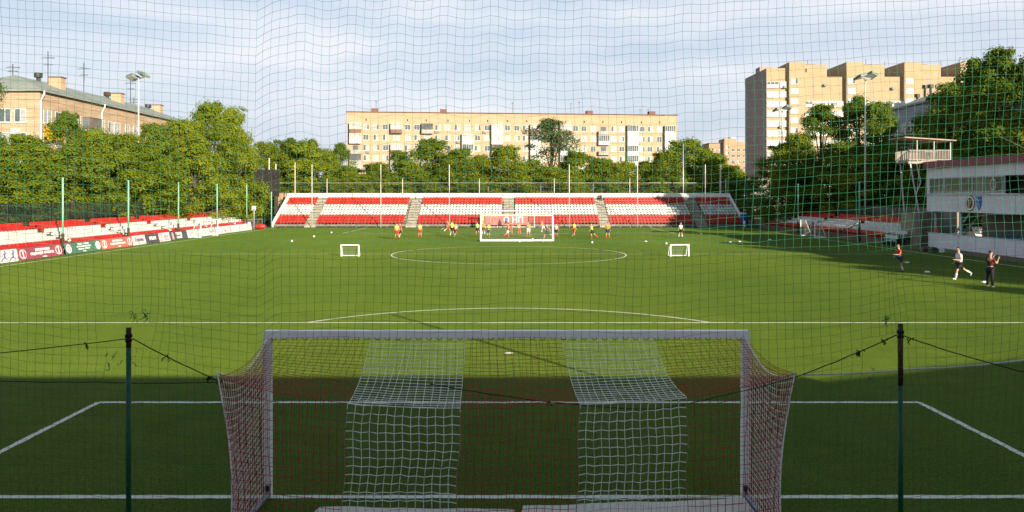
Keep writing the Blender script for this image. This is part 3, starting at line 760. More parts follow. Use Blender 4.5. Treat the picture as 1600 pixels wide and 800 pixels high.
# blue cabin
bc = root('portable_toilet', 'blue portable toilet cabin with pale roof at the right end of the far stand', 'cabin', (PX(1163.5, 114.6), 114.9, 0))
bl = mat('blue_plastic', (.03, .10, .38), .5, .1, 2)
m = MB(); m.box(-.42, .48, -.5, .5, 0, 1.85); m.build('wall', bl, bc)
m = MB(); m.prism([(-.5, 1.853), (.56, 1.853), (.4, 2.1), (-.3, 2.1)], 'y', -.56, .56); m.build('roof', mat('pale_blue_plastic', (.5, .58, .66), .5, .1, 2), bc)
m = MB(); m.box(-.3, .36, -.54, -.503, .1, 1.7); m.build('door', mat('darker_blue_plastic', (.02, .07, .3), .5, .1, 2), bc)

# ------------------------------------------------------------------ floodlight masts
def mast(label, X, Y, h, yaw, cat='floodlight mast'):
    r_ = root('floodlight_mast', label, cat, (X, Y, 0), yaw, 'floodlight masts round the pitch')
    m = MB(); m.tube([(0, 0, 2.2), (0, 0, h)], [.11, .07], 10); m.build('shaft', mat('mast_paint', (.50, .49, .48), .4, .06, 2), r_, True)
    m = MB(); m.tube([(0, 0, 0), (0, 0, 2.2)], .22, 10); m.build('base', steel, r_)
    m = MB(); m.bar((-.9, 0, h), (.9, .0, h), .1); m.bar((0, -.3, h - .3), (0, .5, h + .1), .08); m.build('crossarm', steel, r_)
    for s, zz in ((-1, .0), (1, .25)):
        lam = MB(); M = Matrix.Translation((s * .85, -.1, h + zz)) @ Matrix.Rotation(s * R(14), 4, 'Y') @ Matrix.Rotation(R(-22), 4, 'X')
        t = MB(); t.prism([(-.55, -.6), (.55, -.6), (.65, .5), (-.65, .5)], 'z', 0, .26); lam.add(t, M)
        o = lam.build('floodlight', mat('lamp_housing', (.16, .22, .19), .4, .2, 3), r_)
        t = MB(); t.prism([(-.5, -.55), (.5, -.55), (.58, .45), (-.58, .45)], 'z', -.03, -.003); l2 = MB(); l2.add(t, M); l2.build('lens', mat('lamp_lens', (.70, .72, .72), .15, .05, 3), o)
mast('white floodlight mast rising in front of the left brick apartment', PX(216.5, 93.8), 93.8, PZ(122, 93.8), R(-25))
mast('tall white floodlight mast standing behind the right stand', PX(1352, 92.9), 92.9, PZ(122, 92.9), R(25))
mast('grey floodlight mast in front of the tower block, seen above the trees', PX(1222, 121), 121, PZ(172, 121), R(20))
mast('far left floodlight mast whose head peeps over the tree tops', PX(373, 122.5), 122.5, PZ(174, 122.5), R(-20))

# ------------------------------------------------------------------ trees
def crown_mesh(seed, h=14, wd=9, nclump=80, per=120, leaf=.23, base=.10, mt=leaf_a, sparse=False):
    q = random.Random(seed); m = MB(); V = m.v; Fc = m.f
    cl = []
    for k in range(nclump):
        t = q.random() ** .8; z = base + (1 - base) * t
        prof = math.sin(math.pi * min(1, (z - base + .10) / (1.12 - base)) ** .72) ** .75
        rr = wd / 2 * prof * (q.random() ** (.42 if not sparse else .7)); a = q.uniform(0, 2 * math.pi)
        lob = 1 + .18 * math.sin(a * 3 + seed) + .10 * math.sin(a * 5 + seed * 2 + z * 9)
        cl.append((rr * math.cos(a) * lob, rr * math.sin(a) * lob, z * h * (.96 + .05 * q.random()), q.uniform(.75, 1.35) * wd / 9))
    for k in range(8):                                   # loose sprigs breaking the outline
        a = q.uniform(0, 6.28); r = wd * .18 * q.random(); cl.append((r * math.cos(a), r * math.sin(a), h * q.uniform(.93, 1.02), .55))
    for (cx, cy, cz, cr) in cl:
        for _ in range(per):
            d = Vector((q.gauss(0, 1), q.gauss(0, 1), q.gauss(0, .55))); d *= cr * (.35 + .65 * q.random()) / max(.3, d.length)
            p = Vector((cx, cy, cz)) + d
            n = (d.normalized() * 1.5 + Vector((q.uniform(-.8, .8), q.uniform(-.8, .8), q.uniform(.1, 1.1)))).normalized()
            a = n.cross(Vector((q.uniform(-1, 1), q.uniform(-1, 1), q.uniform(-1, 1)))).normalized(); b = n.cross(a)
            s = leaf * q.uniform(.6, 1.25)
            i = len(V); V += [tuple(p - a * s * .5), tuple(p + b * s * .32 + n * s * .06), tuple(p + a * s * .55), tuple(p - b * s * .32 + n * s * .06)]
            Fc.append((i, i + 1, i + 2, i + 3)); m.m.append(0)
    return m.mesh('crown', mt), cl
def trunk_mesh(seed, h, cl):
    q = random.Random(seed); m = MB()
    m.tube([(0, 0, 0), (.05, .03, h * .3), (-.06, .08, h * .6), (0, 0, h * .9)], [.26, .20, .12, .03], 7)
    for c in q.sample(cl, min(16, len(cl))):
        z0 = min(h * .7, max(h * .12, c[2] * .55)); m.tube([(0, 0, z0), (c[0] * .45, c[1] * .45, z0 + (c[2] - z0) * .6), (c[0], c[1], c[2])], [.10, .06, .02], 5)
    return m.mesh('trunk', bark)
PROTO = {}
def proto(kind, seed, **k):
    h = k.get('h', 14); me, cl = crown_mesh(seed, **k); PROTO[kind] = (me, trunk_mesh(seed, h, cl), h, k.get('wd', 9))
proto('a', 1, h=12, wd=9.5, nclump=105, per=215, mt=leaf_a, base=.04); proto('b', 2, h=12, wd=9, nclump=105, per=215, mt=leaf_b, base=.04); proto('c', 3, h=12, wd=10, nclump=105, per=215, mt=leaf_a, base=.05)
proto('d', 4, h=14, wd=8.5, nclump=95, per=215, mt=leaf_b, base=.10); proto('s', 5, h=16, wd=9, nclump=64, per=140, mt=leaf_c, base=.25, sparse=True)
proto('f', 6, h=12, wd=9, nclump=105, per=215, mt=leaf_a, leaf=.26, base=.02)
def tree(px, Y, top, wpx, kind, label, group, X=None, base_z=0, WF=1.0):
    me, tr, h, wd = PROTO[kind]
    H = PZ(top, Y); W = wpx * Y / F
    t = root('tree', label, 'tree', (PX(px, Y) if X is None else X, Y, base_z), rnd.uniform(0, 6.28), group)
    t.scale = (W / wd * WF, W / wd * WF, H / h)
    link('trunk', tr, t); link('crown', me, t)
ORD = ['first', 'second', 'third', 'fourth', 'fifth', 'sixth', 'seventh', 'eighth', 'ninth', 'tenth', 'eleventh', 'twelfth', 'thirteenth', 'fourteenth', 'fifteenth', 'sixteenth', 'seventeenth', 'eighteenth', 'nineteenth', 'twentieth'] + ['twenty ' + q for q in 'first second third fourth fifth sixth seventh eighth ninth'.split()] + ['thirtieth'] + ['thirty ' + q for q in 'first second third fourth fifth sixth seventh eighth ninth'.split()]
left_t = [(-90, 66, 190, 150, 'b'), (-12, 73, 216, 130, 'a'), (44, 78, 217, 130, 'a'), (104, 84, 182, 90, 'd'), (148, 86, 204, 120, 'c'), (112, 80, 226, 115, 'b'), (192, 91, 215, 120, 'a'),
          (240, 98, 200, 110, 'b'), (222, 93, 226, 105, 'f'), (284, 104, 190, 105, 'c'), (326, 108, 166, 100, 'a'), (304, 102, 214, 95, 'f'), (362, 116, 172, 86, 'c'), (372, 118, 206, 76, 'a'), (12, 74, 250, 110, 'f'), (64, 79, 244, 110, 'f'), (168, 88, 236, 105, 'f')]
for i, a in enumerate(list(sorted(left_t))):
    tree(*a, '%s %s tree from the left behind the left stand' % (ORD[i], {'a': 'yellow green', 'b': 'mid green', 'c': 'broad yellow green', 'd': 'tall green', 'f': 'low yellow green'}[a[4]]), 'trees behind the left stand', WF=1.14)
for y_, h_, i in ((2, 13.4, 0), (10, 14.6, 1), (18, 14.2, 2), (27, 15.2, 3), (36, 14.4, 4)):  # unseen trees beyond the frame, placed for the shade they cast on the pitch
    me_, tr_, hh_, ww_ = PROTO['adcba'[i]]
    t_ = root('tree', '%s tree from the viewer beyond the near right touchline' % ORD[i], 'tree', (48.5 + (i % 2), y_, 0), i * 1.3, 'trees beyond the near right touchline')
    t_.scale = (1.05, 1.05, h_ / hh_); link('trunk', tr_, t_); link('crown', me_, t_)
tree(-22, 80, 116, 105, 's', 'taller loose tree in front of the end wall of the left brick apartment', 'trees behind the left stand')
far_t = [(418, 134, 226, 70, 'a'), (452, 140, 222, 80, 'b'), (476, 133, 222, 90, 'f'), (508, 140, 236, 70, 'a'), (532, 150, 228, 46, 'd'), (548, 136, 262, 70, 'f'), (590, 134, 258, 80, 'a'), (622, 140, 240, 60, 'b'), (640, 133, 256, 80, 'a'),
         (676, 138, 222, 96, 'b'), (716, 134, 236, 80, 'a'), (752, 136, 244, 70, 'c'), (790, 134, 232, 86, 'a'), (826, 138, 252, 70, 'f'),
         (902, 134, 240, 80, 'f'), (938, 136, 250, 80, 'a'), (975, 134, 254, 80, 'c'), (1008, 138, 256, 70, 'b'), (1042, 133, 240, 84, 'a'), (1072, 136, 220, 96, 'c'), (1108, 134, 236, 84, 'f'), (1140, 140, 262, 70, 'b'),
         (700, 131, 268, 90, 'f'), (560, 131, 275, 80, 'a'), (860, 131, 262, 90, 'a'), (1150, 131, 280, 60, 'd'), (455, 129.5, 276, 80, 'f'), (515, 129, 280, 70, 'a'), (612, 129.5, 278, 80, 'f'), (665, 129, 282, 70, 'b'), (735, 129.5, 278, 70, 'a'), (800, 129, 280, 76, 'f'), (890, 129.5, 276, 76, 'a'), (955, 129, 280, 70, 'b'), (1020, 129.5, 278, 76, 'f'), (1090, 129, 280, 76, 'a'), (1172, 150, 290, 60, 'd')]
for i, a in enumerate(sorted(far_t)):
    tree(*a, '%s tree from the left in the belt behind the far stand, %s' % (ORD[i], {'a': 'bushy bright green', 'b': 'bushy deep green', 'c': 'broad bright green', 'd': 'narrow dark green', 'f': 'low yellow green'}[a[4]]), 'trees behind the far stand', WF=1.4)
tree(862, 142, 188, 140, 's', 'tall airy tree with gaps rising before the wide apartment block', 'trees behind the far stand')
right_t = [(1222, 118, 230, 90, 'b'), (1250, 112, 214, 96, 'a'), (1282, 112, 170, 104, 'd'), (1312, 106, 228, 118, 'b'), (1342, 110, 158, 104, 'd'), (1372, 106, 168, 96, 'b'), (1400, 98, 240, 118, 'b'), (1352, 100, 244, 116, 'f'),
           (1240, 108, 262, 96, 'b'), (1448, 94, 190, 116, 'b'), (1484, 90, 138, 122, 'd'), (1522, 84, 104, 126, 'b'), (1560, 82, 86, 120, 'd'), (1612, 80, 98, 150, 'b'), (1556, 84, 176, 150, 'b'), (1476, 92, 212, 116, 'a'), (1664, 74, 110, 180, 'd')]
for i, a in enumerate(sorted(right_t)):
    tree(*a, '%s tree from the left behind the right stand and pavilion, %s' % (ORD[i], {'a': 'bushy bright green', 'b': 'bushy dark green', 'd': 'tall dark green', 'f': 'low yellow green'}[a[4]]), 'trees behind the right stand', WF=1.22)

# ------------------------------------------------------------------ apartment buildings
def window_mesh(name, wd, h, kind):
    m = MB(); f = .07
    m.box(-wd / 2, wd / 2, -.05, .02, 0, f); m.box(-wd / 2, wd / 2, -.05, .02, h - f, h)
    for x in (-wd / 2, -.035 if kind != 2 else wd * .1, wd / 2 - f): m.box(x, x + f, -.048, .02, f, h - f)
    xs = [(-wd / 2 + f, -.035), (.035, wd / 2 - f)] if kind != 2 else [(-wd / 2 + f, wd * .1), (wd * .1 + f, wd / 2 - f)]
    for i, (a, b) in enumerate(xs):
        mi = {0: (1, 2), 1: (2, 2), 2: (2, 1), 3: (1, 1)}[kind][i]
        m.box(a, b, -.02, .015, f, h - f, mi)
    m.box(-wd / 2 - .08, wd / 2 + .08, -.14, -.0, -.08, -.005)
    return m.mesh('window', [loggia_white, glass, curtain])
WIN = [window_mesh('window', 1.5, 1.55, k) for k in range(4)]; WIN_B = [window_mesh('window', 1.6, 1.65, k) for k in range(4)]
def balcony_mesh(kind, wd=3.1, h=2.75, dep=1.0):
    m = MB(); lo = .95
    mt = {0: [loggia_white, curtain, loggia_white], 1: [loggia_brown, curtain, loggia_white], 2: [loggia_grey, glass, loggia_brown], 3: [loggia_white, glass, loggia_white], 4: [loggia_grey, glass, loggia_grey]}[kind]
    m.box(-wd / 2, wd / 2, -dep, 0, -.12, .0)
    m.box(-wd / 2, wd / 2, -dep, -dep + .06, .0, lo); m.box(-wd / 2, -wd / 2 + .06, -dep + .063, 0, .0, lo); m.box(wd / 2 - .06, wd / 2, -dep + .063, 0, .0, lo)
    if kind != 4:
        n = 5
        for k in range(n + 1):
            x = -wd / 2 + k * (wd - .08) / n; m.box(x, x + .08, -dep + .003, -dep + .06, lo, h - .2, 2)
        m.box(-wd / 2 + .01, wd / 2 - .01, -dep + .02, -dep + .05, lo, h - .2, 1); m.box(-wd / 2, -wd / 2 + .05, -dep + .07, 0, lo, h - .2, 1); m.box(wd / 2 - .05, wd / 2, -dep + .07, 0, lo, h - .2, 1)
        m.box(-wd / 2 - .05, wd / 2 + .05, -dep - .05, 0, h - .2, h - .12, 2)
    else:
        m.box(-.75, .75, -.04, .0, .3, 2.2, 1)
    return m.mesh('balcony', mt)
BAL = [balcony_mesh(k) for k in range(5)]

# wide apartment block
th = math.atan2(9.0, 91.0); ABL = Vector((PX(542, 213), 213)); ABc, ABs = math.cos(th), math.sin(th)
def ab_s(px): k = (px - X0) / F; return (k * ABL.y - ABL.x) / (ABc - k * ABs)
AW = ab_s(1058); AH = PZ(175, 213)
ab = root('apartment_building', 'wide pale yellow brick apartment block with balconies behind the far stand', 'building', (ABL.x, ABL.y, 0), th)
m = MB(); m.box(0, AW, 0, 13, 0, AH); m.build('wall', brick_y, ab)
m = MB(); m.box(-.25, AW + .25, -.3, 13.3, AH, AH + .18); m.build('roof', mat('rusty_roof_edge', (.16, .085, .06), .7, .2, .5), ab)
for px in (572, 637, 666, 700, 734, 762, 793, 823, 854, 884, 913, 942, 971, 1002, 1031):
    m = MB(); s = ab_s(px); m.box(s - .14, s + .14, -.03, .01, AH - 2.35, AH - 1.75)
    m.build('vent', mat('dark_hole', (.02, .015, .012), .9, .1, 2), ab)
FL = 2.8; top_sill = AH - 4.75
wcols = [572, 587.5, 602.5, 637, 651, 684, 699.5, 714, 746, 761, 793.5, 808, 821, 853, 866, 899, 912.6, 927, 959, 971.8, 1003, 1016, 1030.5]
bcols = [555.5, 619.5, 667.5, 730.5, 776.5, 837, 883.5, 943, 988, 1046]
bpat = {555.5: '1 0 4 2 0', 619.5: '1 . 1 3 0', 667.5: '2 . 0 4 0', 730.5: '. 0 3 . 0', 776.5: '0 0 2 1 0', 837: '1 3 0 0 0', 883.5: '1 0 0 3 0', 943: '4 3 4 . 0', 988: '3 0 3 3 0', 1046: '3 0 0 0 0'}
rw_ = random.Random(11); rest = MB()
for fl in range(9):
    z = top_sill - fl * FL
    for c in wcols:
        k = rw_.choice((0, 1, 1, 2, 3))
        if fl < 4: link('window', WIN[k], ab, (ab_s(c) + rw_.uniform(-.1, .1), 0, z))
        elif z > .3: rest.box(ab_s(c) - .75, ab_s(c) + .75, -.05, .02, z, z + 1.55)
    for c in bcols:
        kd = bpat[c].split()[min(fl, 4)]
        if kd == '.': link('window', WIN_B[1], ab, (ab_s(c), 0, z)); continue
        if fl < 6: link('balcony', BAL[int(kd)], ab, (ab_s(c), -.002, z - .85))
rest.build('window', curtain, ab, kind='stuff')
for px, fl in ((757, 0), (820, 0), (716, 1), (686, 1), (682, 0), (998, 1), (575, 2), (912, 2)):
    m = MB(); s_ = ab_s(px); z_ = top_sill - fl * FL - .75; m.box(s_ - .45, s_ + .45, -.4, -.01, z_, z_ + .6); m.build('air_conditioner', mat('grey_unit', (.22, .21, .2), .6, .1, 3), ab)
for i, px in enumerate((584, 693, 925, 1024)):
    m = MB(); s = ab_s(px); m.box(s - .9, s + .9, 3, 5, AH + .18, AH + 1.4)
    m.build('chimney', mat('brown_chimney', (.17, .09, .07), .8, .2, 1), ab)
def antenna_pts(m, x, y, z, h, arms=((.85, 1.0), (.7, .7))):
    m.tube([(x, y, z), (x, y, z + h)], .05, 4)
    for t, l in arms: m.tube([(x - l, y, z + h * t), (x + l, y, z + h * t)], .03, 4); m.tube([(x - l * .5, y - .3, z + h * t + .12), (x + l * .8, y + .2, z + h * t + .1)], .02, 4)
for px in (586, 697, 803, 896, 909, 1006, 1019):
    m = MB(); antenna_pts(m, ab_s(px), 4, AH, rw_.uniform(1.8, 4.2), ((.9, .4),))
    m.build('antenna', dark_steel, ab)

# left brick apartment with hip roof
def hip_building(side, label, wallm, y0, y1, xw, xe, eave, ridge, wins=True):
    """side -1: long face looks to +x"""
    b = root('brick_apartment', label, 'building', (0, 0, 0))
    m = MB(); m.box(min(xw, xe), max(xw, xe), y0, y1, 0, eave); m.build('wall', wallm, b)
    a, c = min(xw, xe) - .45, max(xw, xe) + .45; p, q = y0 - .45, y1 + .45; xm = (a + c) / 2; e = eave + .05
    m = MB()
    m.face([(a, p, e), (c, p, e), (xm, p + 5.6, ridge)]); m.face([(c, p, e), (c, q, e), (xm, q - 5.6, ridge), (xm, p + 5.6, ridge)])
    m.face([(c, q, e), (a, q, e), (xm, q - 5.6, ridge)]); m.face([(a, q, e), (a, p, e), (xm, p + 5.6, ridge), (xm, q - 5.6, ridge)])
    m.box(a, c, p, q, e - .25, e - .02)
    m.build('roof', roof_metal, b)
    return b
XL = -57.7
lb = hip_building(-1, 'weathered brick apartment with grey metal roof at the left', brick_old, 97.0, 142, XL, XL - 12.6, 17.6, 20.2)
WL = [window_mesh('window', 1.5, 1.7, k) for k in range(4)]
m = MB(); m.box(XL - 12.65, XL + .05, 96.95, 142.0, 16.4, 16.65); m.build('cornice', brick_old, lb)
for fl in range(5):
    z = 13.6 - fl * 2.95
    for k, px in enumerate((32, 8, -25)):
        link('window', WL[(0, 3, 1)[(k + fl) % 3]], lb, (PX(px, 97), 97 - .002, z))
for i, px in enumerate((74, 91, 106, 121, 160, 173, 183, 199, 211, 224, 234, 244, 254)):
    y = SX(px, XL)
    for fl in range(3 if i > 0 else 4):
        z = 13.6 - fl * 2.95
        w_ = link('window', WL[(1, 0, 1, 2)[(i + fl) % 4]], lb, (XL + .002, y, z), R(90)); w_.scale = (1.15 if px in (74, 183) else .9, 1, 1)
bal = link('balcony', BAL[0], lb, (XL + .003, SX(177, XL), 10.35), R(90))
bal = link('balcony', BAL[2], lb, (XL + .003, SX(139, XL), 12.6), R(90))
for px in (61.5, 157):
    m = MB(); y = SX(px, XL) + .1; m.tube([(XL + .55, y, 17.5), (XL + .55, y, 17.1), (XL + .12, y, 16.2), (XL + .12, y, .3)], .09, 6)
    m.build('downpipe', white, lb)
XR = XL - 6.3
for px, py, wd, h in ((89.5, 122, 19, 2.6), (184, 147, 15, 2.2), (246.5, 165, 12, 2.2)):
    m = MB(); Y = SX(px, XL - 4.2); x = XL - 4.2; ww = wd * Y / F; zt = PZ(py, Y)
    m.box(x - ww / 2, x + ww / 2, Y - .6, Y + .6, 17.8, zt); m.box(x - ww / 2 - .1, x + ww / 2 + .1, Y - .7, Y + .7, zt, zt + .14, 1)
    m.build('chimney', [brick_y, mat('rusty_cap', (.16, .09, .06), .8, .2, 3)], lb)
for px, py in ((60, 114), (167.5, 144), (231.5, 163)):
    Y = SX(px, XR); x = XR; zt = PZ(py, Y)
    m = MB(); m.tube([(x, Y, 19.5), (x, Y, zt - .6)], .28, 8); m.tube([(x, Y, zt - .6), (x, Y, zt)], .52, 10); m.build('roof_vent', rust if px > 150 and px < 200 else dark_steel, lb)
for px, py in ((20, 100), (75, 80), (131, 98), (204, 122), (209, 152)):
    m = MB(); Y = SX(px, XR - 1.5); antenna_pts(m, XR - 1.5, Y, 18.6, PZ(py, Y) - 18.6)
    m.build('antenna', dark_steel, lb)
ac = MB(); ac.box(0, 0, 0, 0, 0, 0)
m = MB(); x = PX(23, 96.6); m.box(x - .5, x + .5, 96.55, 96.95, 12.1, 12.8); m.build('air_conditioner', mat('dusty_white', (.5, .5, .48), .6, .1, 3), lb)
# yellow flowering climber on the wall
yl = leaf_material('yellow_leaves', (.55, .42, .01), (.80, .62, .03)); q = random.Random(4)
m = MB()
for _ in range(900):
    y = q.uniform(SX(66, XL) - .3, SX(89, XL)); z = q.uniform(11.7, 13.3) + q.gauss(0, .15); x = XL + .7 + q.uniform(-.3, .4)
    a = Vector((q.uniform(-1, 1), q.uniform(-1, 1), q.uniform(-1, 1))).normalized() * .16; b = a.cross(Vector((q.uniform(-1, 1), q.uniform(-1, 1), 1))).normalized() * .12; p = Vector((x, y, z))
    m.face([p - a, p + b, p + a, p - b])
fl_ = m.build('yellow_shrub', yl); tag(fl_, 'bright yellow leafy bush growing on a balcony of the left brick apartment', 'plant')

# grey building at the right, mostly behind trees
gb = hip_building(1, 'pale grey plastered building with vented metal roof among the right trees', mat('pale_plaster', (.36, .36, .42), .9, .08, .5), 84, 121, 57.7, 70.3, 17.6, 20.0)
for i, px in enumerate((1400, 1412, 1424, 1440, 1456)):
    for fl in range(3): link('window', WL[3 if fl else 0], gb, (57.7 - .003, SX(px, 57.7), 13.4 - fl * 3), R(-90))
for px, top in ((1445, 133), (1454, 132), (1433, 147)):
    m = MB(); Y = SX(px, 64); m.tube([(64, Y, 19), (64, Y, PZ(top, Y) - .5)], .18, 6); m.tube([(64, Y, PZ(top, Y) - .5), (64, Y, PZ(top, Y))], .42, 8); m.build('roof_vent', dark_steel, gb)
for px, top in ((1408, 160), (1418, 158)):
    m = MB(); Y = SX(px, 60); m.box(59.3, 60.7, Y - .8, Y + .8, 18, PZ(top, Y)); m.build('chimney', loggia_white, gb)

# stepped tower block
tb = root('tower_block', 'tall stepped tan brick tower block with a dark side wall at the right', 'building', (74.2, 227, 0))
TH = 41.4
def tx(px, dy=0): return PX(px, 227 + dy) - 74.2
m = MB()
m.box(0, tx(1231), 0, 20.5, 0, 41.2)
x = 0
BL = [(1231, 1256, 1292, 1320), (1320, 1347, 1382, 1410), (1410, 1436, 1470, 1497), (1497, 1521, 1556, 1584)]
for (a, b, c, d) in BL:
    m.box(tx(a), tx(b), -1.2, 14, 0, PZ(97, 226))
    m.box(tx(b) + .01, tx(c), 0, 13.9, 0, PZ(101, 227))
    m.box(tx(c) + .01, tx(d) - .01, .01, 13.8, 0, PZ(120, 227))
m.build('wall', brick_tower, tb)
m = MB(); m.box(-.06, 0, .02, 20.4, 0, 41.15)  # thin skin on the left face, its shade painted as darker brick
for (a, b, c, d) in BL: m.box(tx((b + c) / 2 - 4), tx((b + c) / 2 - 1), -.03, 0, 0, PZ(120, 227))  # darker strips paint the shade of the vertical recesses
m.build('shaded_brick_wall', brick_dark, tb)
for (a, b, c, d) in BL: m = MB(); m.box(tx(b + 2), tx(c - 14), 2, 5, PZ(101, 227), PZ(101, 227) + .45); m.build('roof_railing', dark_steel, tb)
m = MB(); m.box(.6, 4.5, 8, 12, 41.2, 42.9); m.build('lift_hut', brick_dark, tb)
for px in (1272, 1293, 1365, 1395, 1455, 1485):
    m = MB(); m.tube([(tx(px), 5, 38), (tx(px), 5, PZ(101, 227) + rnd.uniform(1, 2.6))], .07, 4); m.build('antenna', dark_steel, tb)
for px, py in ((1223, 138), (1300, 165), (1286, 135), (1392, 140), (1246, 178), (1217, 200)):
    m = MB(); m.box(tx(px), tx(px) + .9, -.75, -.37, PZ(py, 227), PZ(py, 227) + .7); m.build('air_conditioner', mat('grey_unit', (.22, .21, .2), .6, .1, 3), tb)
m = MB(); m.box(tx(1258), tx(1260.5), -.03, .0, PZ(113, 227), PZ(107, 227)); m.build('vent', MATS['dark_hole'], tb)
TWN = window_mesh('window', 2.1, 1.5, 1); TWN2 = window_mesh('window', 2.1, 1.5, 2)
def log_mesh(wd, kind, solid=False):
    m = MB(); m.box(0, wd, -.35, 0, .1, 1.0)
    m.box(0, wd, -.33, 0, 1.003, 1.78, 1)
    n = max(2, int(wd / .9))
    for k in range(n + 1):
        x_ = k * (wd - .12) / n; m.box(x_, x_ + .12, -.37, -.3, 1.0, 1.78, 2)
    m.box(-.02, wd + .02, -.4, 0, 1.78, 1.86, 2)
    return m.mesh('loggia', [[loggia_white, curtain, loggia_white], [loggia_white, glass, loggia_white], [mat('cream_loggia', (.62, .52, .40), .6, .1, 1), curtain, loggia_white]][kind])
LOG = {}
def logg(wd, k):
    key = (round(wd, 1), k)
    if key not in LOG: LOG[key] = log_mesh(*key)
    return LOG[key]
rt = random.Random(5); rest = MB(); cnt = 0
for fl in range(13):
    z = PZ(145.5, 227) - 1.4 - (fl - 1) * 2.8
    if z < 1: break
    det = fl < 8
    def put(me, x_, y_, zz, ww):
        global cnt
        if det and cnt < 98: link('window' if 'window' in me.name else 'loggia', me, tb, (x_, y_, zz)); cnt += 1
        else: rest.box(x_, x_ + ww, y_ - .3, y_, zz, zz + 1.6)
    if z < PZ(110, 227):
        wl = tx(1216) - tx(1197.5); put(logg(wl, rt.choice((0, 0, 1))), tx(1197.5), -.002, z, wl)
        wl = tx(1228) - tx(1217.5); put(logg(wl, 0), tx(1217.5), -.002, z, wl)
    for (a, b, c, d) in BL[:3 if fl > 3 else 4]:
        put(rt.choice((TWN, TWN2)), tx(a + 8), -1.203, z + 1.0 + .1, 2.1)
        if fl >= 2:
            for p_, q_ in ((c - 34, c - 23), (c - 22, c + 1), (c + 2, d - 14), (d - 13, d - 2)):
                if p_ < b + 1: p_ = b + 1
                if q_ - p_ < 4: continue
                wl = tx(q_) - tx(p_); put(logg(wl, rt.choice((0, 1, 0, 1, 2))), tx(p_), -.002, z, wl)
rest.build('window', curtain, tb, kind='stuff')
an = root('annex_building', 'pale low annex with light canopy at the foot of the tower block', 'building', (PX(1178, 215), 215, 0))
m = MB(); m.box(-2.8, 3.4, 0, 8, 0, 9.2); m.build('wall', mat('annex_plaster', (.30, .27, .26), .9, .1, 1), an)
m = MB(); m.box(-3.0, 4.6, -1, 8, 3.6, 5.0); m.build('canopy', mat('annex_canopy', (.60, .58, .56), .8, .1, 1), an)

# far orange apartment
fa = root('apartment_building', 'distant orange brick apartment block between the trees and the tower block', 'building', (PX(1108, 370), 370, 0))
fx = lambda px: PX(px, 370) - PX(1108, 370)
m = MB(); m.box(fx(1108), fx(1129), 0, 14, 0, PZ(224, 370)); m.box(fx(1129.2), fx(1180), -2, 14, 0, PZ(222, 370)); m.box(fx(1130), fx(1148), -2.2, 8, 10, PZ(217, 370)); m.build('wall', brick_o, fa)
m = MB(); m.box(fx(1107), fx(1129), -.3, 14, PZ(224, 370), PZ(223.3, 370)); m.build('roof', MATS['rusty_roof_edge'], fa)
m = MB(); m.box(fx(1141), fx(1148.5), -1, 4, PZ(217.5, 370), PZ(214.5, 370)); antenna_pts(m, fx(1136.5), 1, PZ(217, 370), 3.6, ((.9, .5),)); m.build('roof_hut', loggia_white, fa)
for fl in range(6):
    for px in (1117.5, 1126, 1134.5, 1143.5, 1152, 1161.5):
        zt = PZ((228 if px > 1129 else 233) + fl * 9.3, 370)
        if px in (1143.5, 1152, 1161.5): zt -= 1.3
        link('window', WIN[rt.choice((0, 3, 2))], fa, (fx(px), -2.203 if 1129 < px < 1148 else (-2.003 if px > 1129 else -.003), zt - 1.5))

# ------------------------------------------------------------------ pavilion
XP = 37.9
pv = root('pavilion', 'grey two storey pavilion with maroon roof edge and long windows by the right touchline', 'building', (XP, 0, 0))
yA, yB = 34.0, 71.5
m = MB()
m.box(0, 8, yA, yB, 6.15, 7.05)           # above windows
m.box(0, 8, yA, yB, 3.2, 4.75)            # below windows
m.box(0, .3, yB - .45, yB - .003, 4.753, 6.147)
m.box(.3, 8, yB - .3, yB - .003, 4.753, 6.147)
for y in (57.2, 44.0): m.box(0, .3, y - .35, y + .35, 4.753, 6.147)
m.box(7.7, 8, yA, yB, 0, 3.197)
m.box(.0, .22, yA, yB - .25, 0, 1.25)
m.build('wall', plaster, pv)
m = MB()
for k in range(1, 15):
    yy = yB - k * 2.5; m.box(-.006, -.001, yy - .02, yy + .02, 3.21, 4.6); m.box(-.006, -.001, yy - .02, yy + .02, 6.2, 7.0); m.box(-.006, -.001, yy - .02, yy + .02, .02, 1.24)
m.build('panel_joint', mat('joint_grey', (.30, .29, .31), .9, .1, 2), pv, kind='stuff')
m = MB(); m.box(-.04, .26, yA, yB, 1.252, 1.31); m.build('wall_capping', mat('pale_sill', (.45, .46, .55), .6, .05, 2), pv)
m = MB(); m.box(.25, 7.69, yA, yB, 0, .12); m.box(5, 5.2, yA, yB, .12, 3.19); m.build('gallery_wall', mat('tan_plaster', (.30, .25, .19), .9, .12, .8), pv)
m = MB(); m.prism([(-.28, 7.05), (-.22, 7.65), (8.2, 7.9), (8.2, 7.05)], 'y', yA - .2, yB + .2); m.build('roof', maroon, pv)
m = MB(); m.box(-.10, 0, yA, yB, 4.66, 4.748); m.build('window_sill', mat('pale_sill', (.45, .46, .55), .6, .05, 2), pv)
wf = mat('pale_blue_frame', (.42, .44, .52), .5, .06, 2)
edges = [1449.5, 1467, 1475, 1502, 1518.5, 1535, 1551, 1569]
ys_ = [SX(e, XP) for e in edges]
